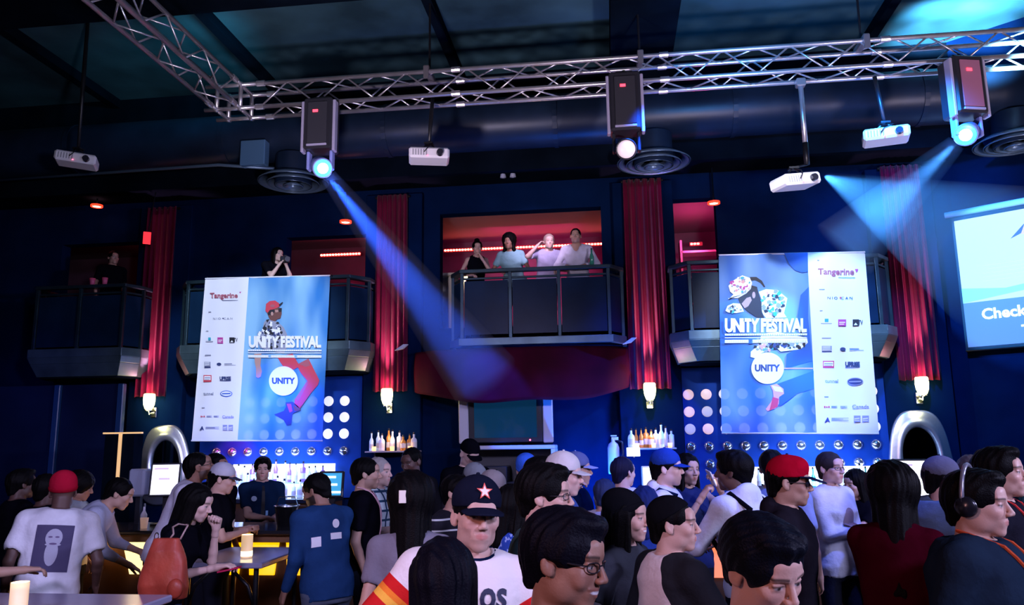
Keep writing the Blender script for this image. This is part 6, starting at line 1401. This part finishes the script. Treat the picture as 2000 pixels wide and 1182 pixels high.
for q in (-1, 1):
    mb = MB(); mb.tube([I['pel0']+I['TR'] @ np.array(v) for v in ((q*.10, .16, .44), (q*.12, .04, .545), (q*.13, -.11, .47), (q*.14, -.14, .30), (q*.17, -.02, .14), (q*.12, .14, .10))], .016, 8); obj('backpack_strap', mb, cloth_mat(blk), I['root'], local=True)
f = Field((-.2, .02, 1.0), (.2, .36, 1.46), .014); f.ell((0, .185, 1.20), (.14, .075, .19), .02); f.ell((0, .245, 1.12), (.10, .05, .10), .03); V_, Q_ = f.mesh()
o = bpy.data.objects.new('backpack', npmesh('backpack', V_, Q_, [cloth_mat(blk)])); COL.objects.link(o); o.parent = I['root']
P_(1506, 878, 5.7, 172, 'person with neat black hair seen from behind, left of the red cap', tone=tan, hair='short', top=(.2, .25, .45))
I = P_(1534, 892, 4.35, 82, 'man in a red snapback cap and dark hoodie, in profile facing right', tone=tan, hair='short', cap=('snap', (.42, .004, .022), (.012, .02, .06)), top=(.014, .012, .018), sleeve=1.9, hood=True, head=(4, 4, 0), glasses='dark')
I = P_(1617, 882, 6.3, 48, 'person in glasses and a white long-sleeved top, arms folded at the right bar', tone=pale, fem=True, hair='short', hcol=(.03, .025, .03), top=(.60, .60, .68), sleeve=1.95, glasses=True, arms=('fold', 'fold'), loose=.024)
drape(I, 'shirt_print', [MM('print_brown', (.25, .18, .2), .8)], [(oval(0, .30, .055, .09), 20, 4, 0, 0), (oval(-.01, .2, .03, .05), 12, 3, 0, 0)])
P_(1668, 917, 6.6, -30, 'woman in black covering her mouth with one hand at the right bar', tone=light_, fem=True, hair='medium', top=blk, head=(-15, 8, 0), arms=(((-.14, -.22, .06), (.3, -.3, -1), 1.0), 'fold'))
P_(1738, 905, 3.8, 160, 'person in a dark maroon top with bushy long black hair, back to the viewer', tone=tan, fem=True, hair='afro', longer=.36, top=(.045, .002, .008), sleeve=1.6, head=(20, 8, 0), build=1.1, lean=6, arms=('fold', 'down'))
P_(1832, 893, 5.0, 150, 'person in a black and white cap and puffy blue-grey jacket, back to the viewer', tone=light_, hair='short', cap=('cap', (.10, .10, .14), (.02, .02, .03)), top=(.10, .15, .24), sleeve=1.9, loose=.05, head=(-40, 0, 0))
P_(1893, 888, 5.7, 165, 'person with short brown hair behind the man wearing headphones', tone=light_, hair='short', hcol=(.06, .045, .04), top=(.02, .02, .03))
I = P_(1936, 866, 4.2, 78, 'tall man with dark swept-up hair and a dark jacket, in profile facing right', tone=light_, hair='tall', top=(.012, .012, .02), sleeve=1.9, head=(0, -4, 0)); lanyard(I, (.6, .05, .05))
P_(2012, 912, 4.6, 100, 'person in a grey and red patterned shirt cut by the right edge', tone=light_, hair='short', top=REDPLAID, hcol=(.02, .06, .08))
I = P_(1893, 908, 3.12, 76, 'man wearing black headphones with a cap of dark hair and an orange lanyard', tone=light_, hair='tall', top=(.012, .022, .04), head=(0, 2, 0), fat=.6, build=1.18, loose=.03, sleeve=.9)
lanyard(I, (.50, .08, .03), w=.007); TH = I['HM']; R_ = I['root']
mb = MB(); mb.tube([TH @ Vector((.098*cos(a), .028, .012+.135*sin(a))) for a in np.linspace(0, pi, 22)], .009, 8); hpn = obj('headphones', mb, MM('headphone_band', (.25, .25, .3), .3, .5), R_, local=True, smooth=True)
for q in (-1, 1):
    mb = MB(); mb.lathe([(0, 0), (.034, 0), (.040, .006), (.040, .018), (.034, .028), (0, .030)], (0, 0, 0), 22, M4=TH @ place(q*.078, .018, -.006) @ Matrix.Rotation(RAD(90*q), 4, 'Y'), cap=False); obj('ear_cup', mb, MM('headphone_cup', (.01, .01, .015), .25), hpn, local=True, smooth=True)
drape(I, 'sleeve_patch', [INKM[0]], [(rect(.20, .235, .10, .17), 4, 4, 0, 0)], side=-1)
I = P_(1492, 1012, 1.98, 40, 'young man with short black hair looking down, at the bottom edge', tone=light_, hair='thick', head=(4, 22, -6), top=(.30, .28, .32), hcol=(.004, .005, .010))
# ------------------------------------------------------------------ people up on the balconies
FB = 3.27
def up(px_, top_y, Y, yaw, label, **k):
    p = W(px_, top_y, Y); q = (p-CAM); dd = q.dot(_fw); h = p.z-FB
    return person(px_, top_y, dd, yaw, label, floor=FB, **k)
I = up(222, 490, 10.6, 20, 'person with a red-lit head on the far left balcony', tone=tan, hair='short', top=blk, legs=blk)
I = up(542, 484, 10.5, 30, 'photographer in black leaning over the left balcony with a camera', tone=pale, hair='medium', top=blk, arms=(((-.10, -.22, .02), (.5, 0, -1), 1.0), ((-.14, -.22, .0), (.5, 0, -1), 1.0)), head=(0, 0, 0), legs=blk, lean=28)
p = wm(I['root']) @ I['frames'][1] @ Vector((0, -.03, .12)); r = thing('camera', 'black camera held by the photographer on the left balcony', 'camera', tuple(p)); T = place(p.x, p.y, p.z, RAD(40)); mb = MB(); mb.box(-.065, .065, -.03, .03, -.045, .045, M4=T, bev=.008); mb.box(-.025, .025, -.03, .02, .04, .065, M4=T, bev=.006); obj('camera_body', mb, BLKP, r); mb = MB(); mb.tube([T @ Vector((0, -.03, 0)), T @ Vector((0, -.12, -.01))], [.033, .038], 16); obj('lens', mb, BLKP, r)
FD = (((-.04, -.20, -.30), (.8, .6, -.2), .6), ((-.04, -.20, -.30), (.8, .6, -.2), .6))
up(932, 470, 10.5, 5, 'pale person in a black vest top, first from the left on the middle balcony', tone=light_, fem=True, hair='bun', top=blk, sleeve=0, arms=(((-.1, -.22, .0), (.6, 0, -1), .9), FD[0]), legs=blk, lean=30, head=(0, 6, 0))
up(994, 455, 10.5, -15, 'woman with big dark curly hair on the middle balcony', tone=brown, fem=True, hair='afro', longer=.12, top=(.25, .45, .5), sleeve=.6, arms=FD, legs=blk, lean=30, head=(0, 6, 0), build=1.15)
up(1072, 457, 10.5, 10, 'person with pale short hair pointing, second from the right on the middle balcony', tone=pale, hair='short', hcol=(.35, .25, .22), top=(.40, .38, .55), arms=(FD[0], ((.02, -.16, .10), (.8, 0, -1), .6)), legs=blk, lean=30, head=(0, 6, 0))
up(1124, 447, 10.5, -5, 'shaven-headed man in an open white shirt on the middle balcony', tone=tan, hair='buzz', top=(.68, .66, .80), sleeve=1.9, neckcut=.05, arms=FD, legs=blk, lean=26, head=(0, 4, 0))
for (px_, Y, lb) in ((1156, 10.9, 'green bottle on the rail of the middle balcony'), (186, 10.45, 'small pink cup on the rail of the far left balcony'), (210, 10.45, 'small red cup on the rail of the far left balcony')):
    p = W(px_, 515, 10.36); r = thing('bottle' if px_ > 1000 else 'party_cup', lb, 'bottle' if px_ > 1000 else 'cup', (p.x, 10.36, 4.192)); mb = MB()
    mb.lathe([(.0, 0), (.03, 0), (.03, .12), (.012, .17), (.012, .22), (0, .22)] if px_ > 1000 else [(0, 0), (.03, 0), (.04, .1), (.036, .1), (.027, .01), (0, .01)], (p.x, 10.345 if px_ > 1000 else 10.33, 4.192), 14, cap=False); obj('glass_body' if px_ > 1000 else 'cup_body', mb, GL[2] if px_ > 1000 else MM('pink_seat', ()), r, smooth=True)
    mb = MB(); mb.lathe([(0, .22), (.014, .22), (.014, .235), (0, .235)] if px_ > 1000 else [(0, .08), (.034, .08)], (p.x, 10.345 if px_ > 1000 else 10.33, 4.192), 12, cap=False); obj('cap' if px_ > 1000 else 'drink', mb, BLKP, r)
# ------------------------------------------------------------------ the red bag on the shoulder of the woman in black
a = WD(322, 1108, 4.9); root = thing('handbag', 'large rust-red leather bag hanging from the shoulder of the woman in black', 'bag', (a.x, a.y, a.z-.18))
RB = mat('red_leather', (.42, .055, .03), .45, noise=.2, nscale=6, bump=.2, bscale=20)
f = Field((-.24, -.13, -.22), (.24, .13, .24), .008)
def bagf(x, y, z):
    w = np.interp(z, [-.19, -.12, .05, .17], [.155, .165, .125, .07]); t = np.interp(z, [-.19, -.1, .1, .17], [.055, .07, .05, .02]); d = (np.power(np.abs(x/w)**3.2+np.abs(y/t)**3.2, 1/3.2)-1)*t
    return np.maximum(np.maximum(d+.004*np.sin(x*38+z*8)*np.sin(z*11), z-.175), -.185-z)
f.put((-.2, -.1, -.2), (.2, .1, .2), bagf, .01); V_, Q_ = f.mesh(); o = bpy.data.objects.new('bag_body', npmesh('bag', V_, Q_, [RB])); COL.objects.link(o); o.parent = root; o.location = (0, 0, .18)
Mb = Matrix.Translation(root.location+Vector((0, 0, .18)))
mb = MB(); sh = WD(351, 1024, 5.12); mb.tube([Mb @ Vector((.02, 0, .165)), Mb @ Vector((.05, -.01, .20)), sh.lerp(Mb @ Vector((.05, 0, .20)), .5)+Vector((-.03, 0, .01)), sh+Vector((-.01, 0, .0)), sh+Vector((.03, .05, -.01)), Mb @ Vector((.10, .06, .24)), Mb @ Vector((.08, .02, .165))], .006, 8); obj('strap', mb, MM('strap_tan', (.45, .30, .28), .4), root, smooth=True)
mb = MB(); mb.tube([Mb @ Vector((-.06+.014*cos(t), -.012, .185+.022*sin(t))) for t in np.linspace(0, 2*pi, 15)[:-1]], .004, 6, closed=True); obj('buckle_ring', mb, CHR, root)
f = Field((.04, -.12, -.2), (.20, .0, -.02), .008); f.ell((.115, -.068, -.115), (.050, .030, .060), .01); V_, Q_ = f.mesh(); o = bpy.data.objects.new('side_pocket', npmesh('pocket', V_, Q_, [RB])); COL.objects.link(o); o.parent = root; o.location = (0, 0, .18)
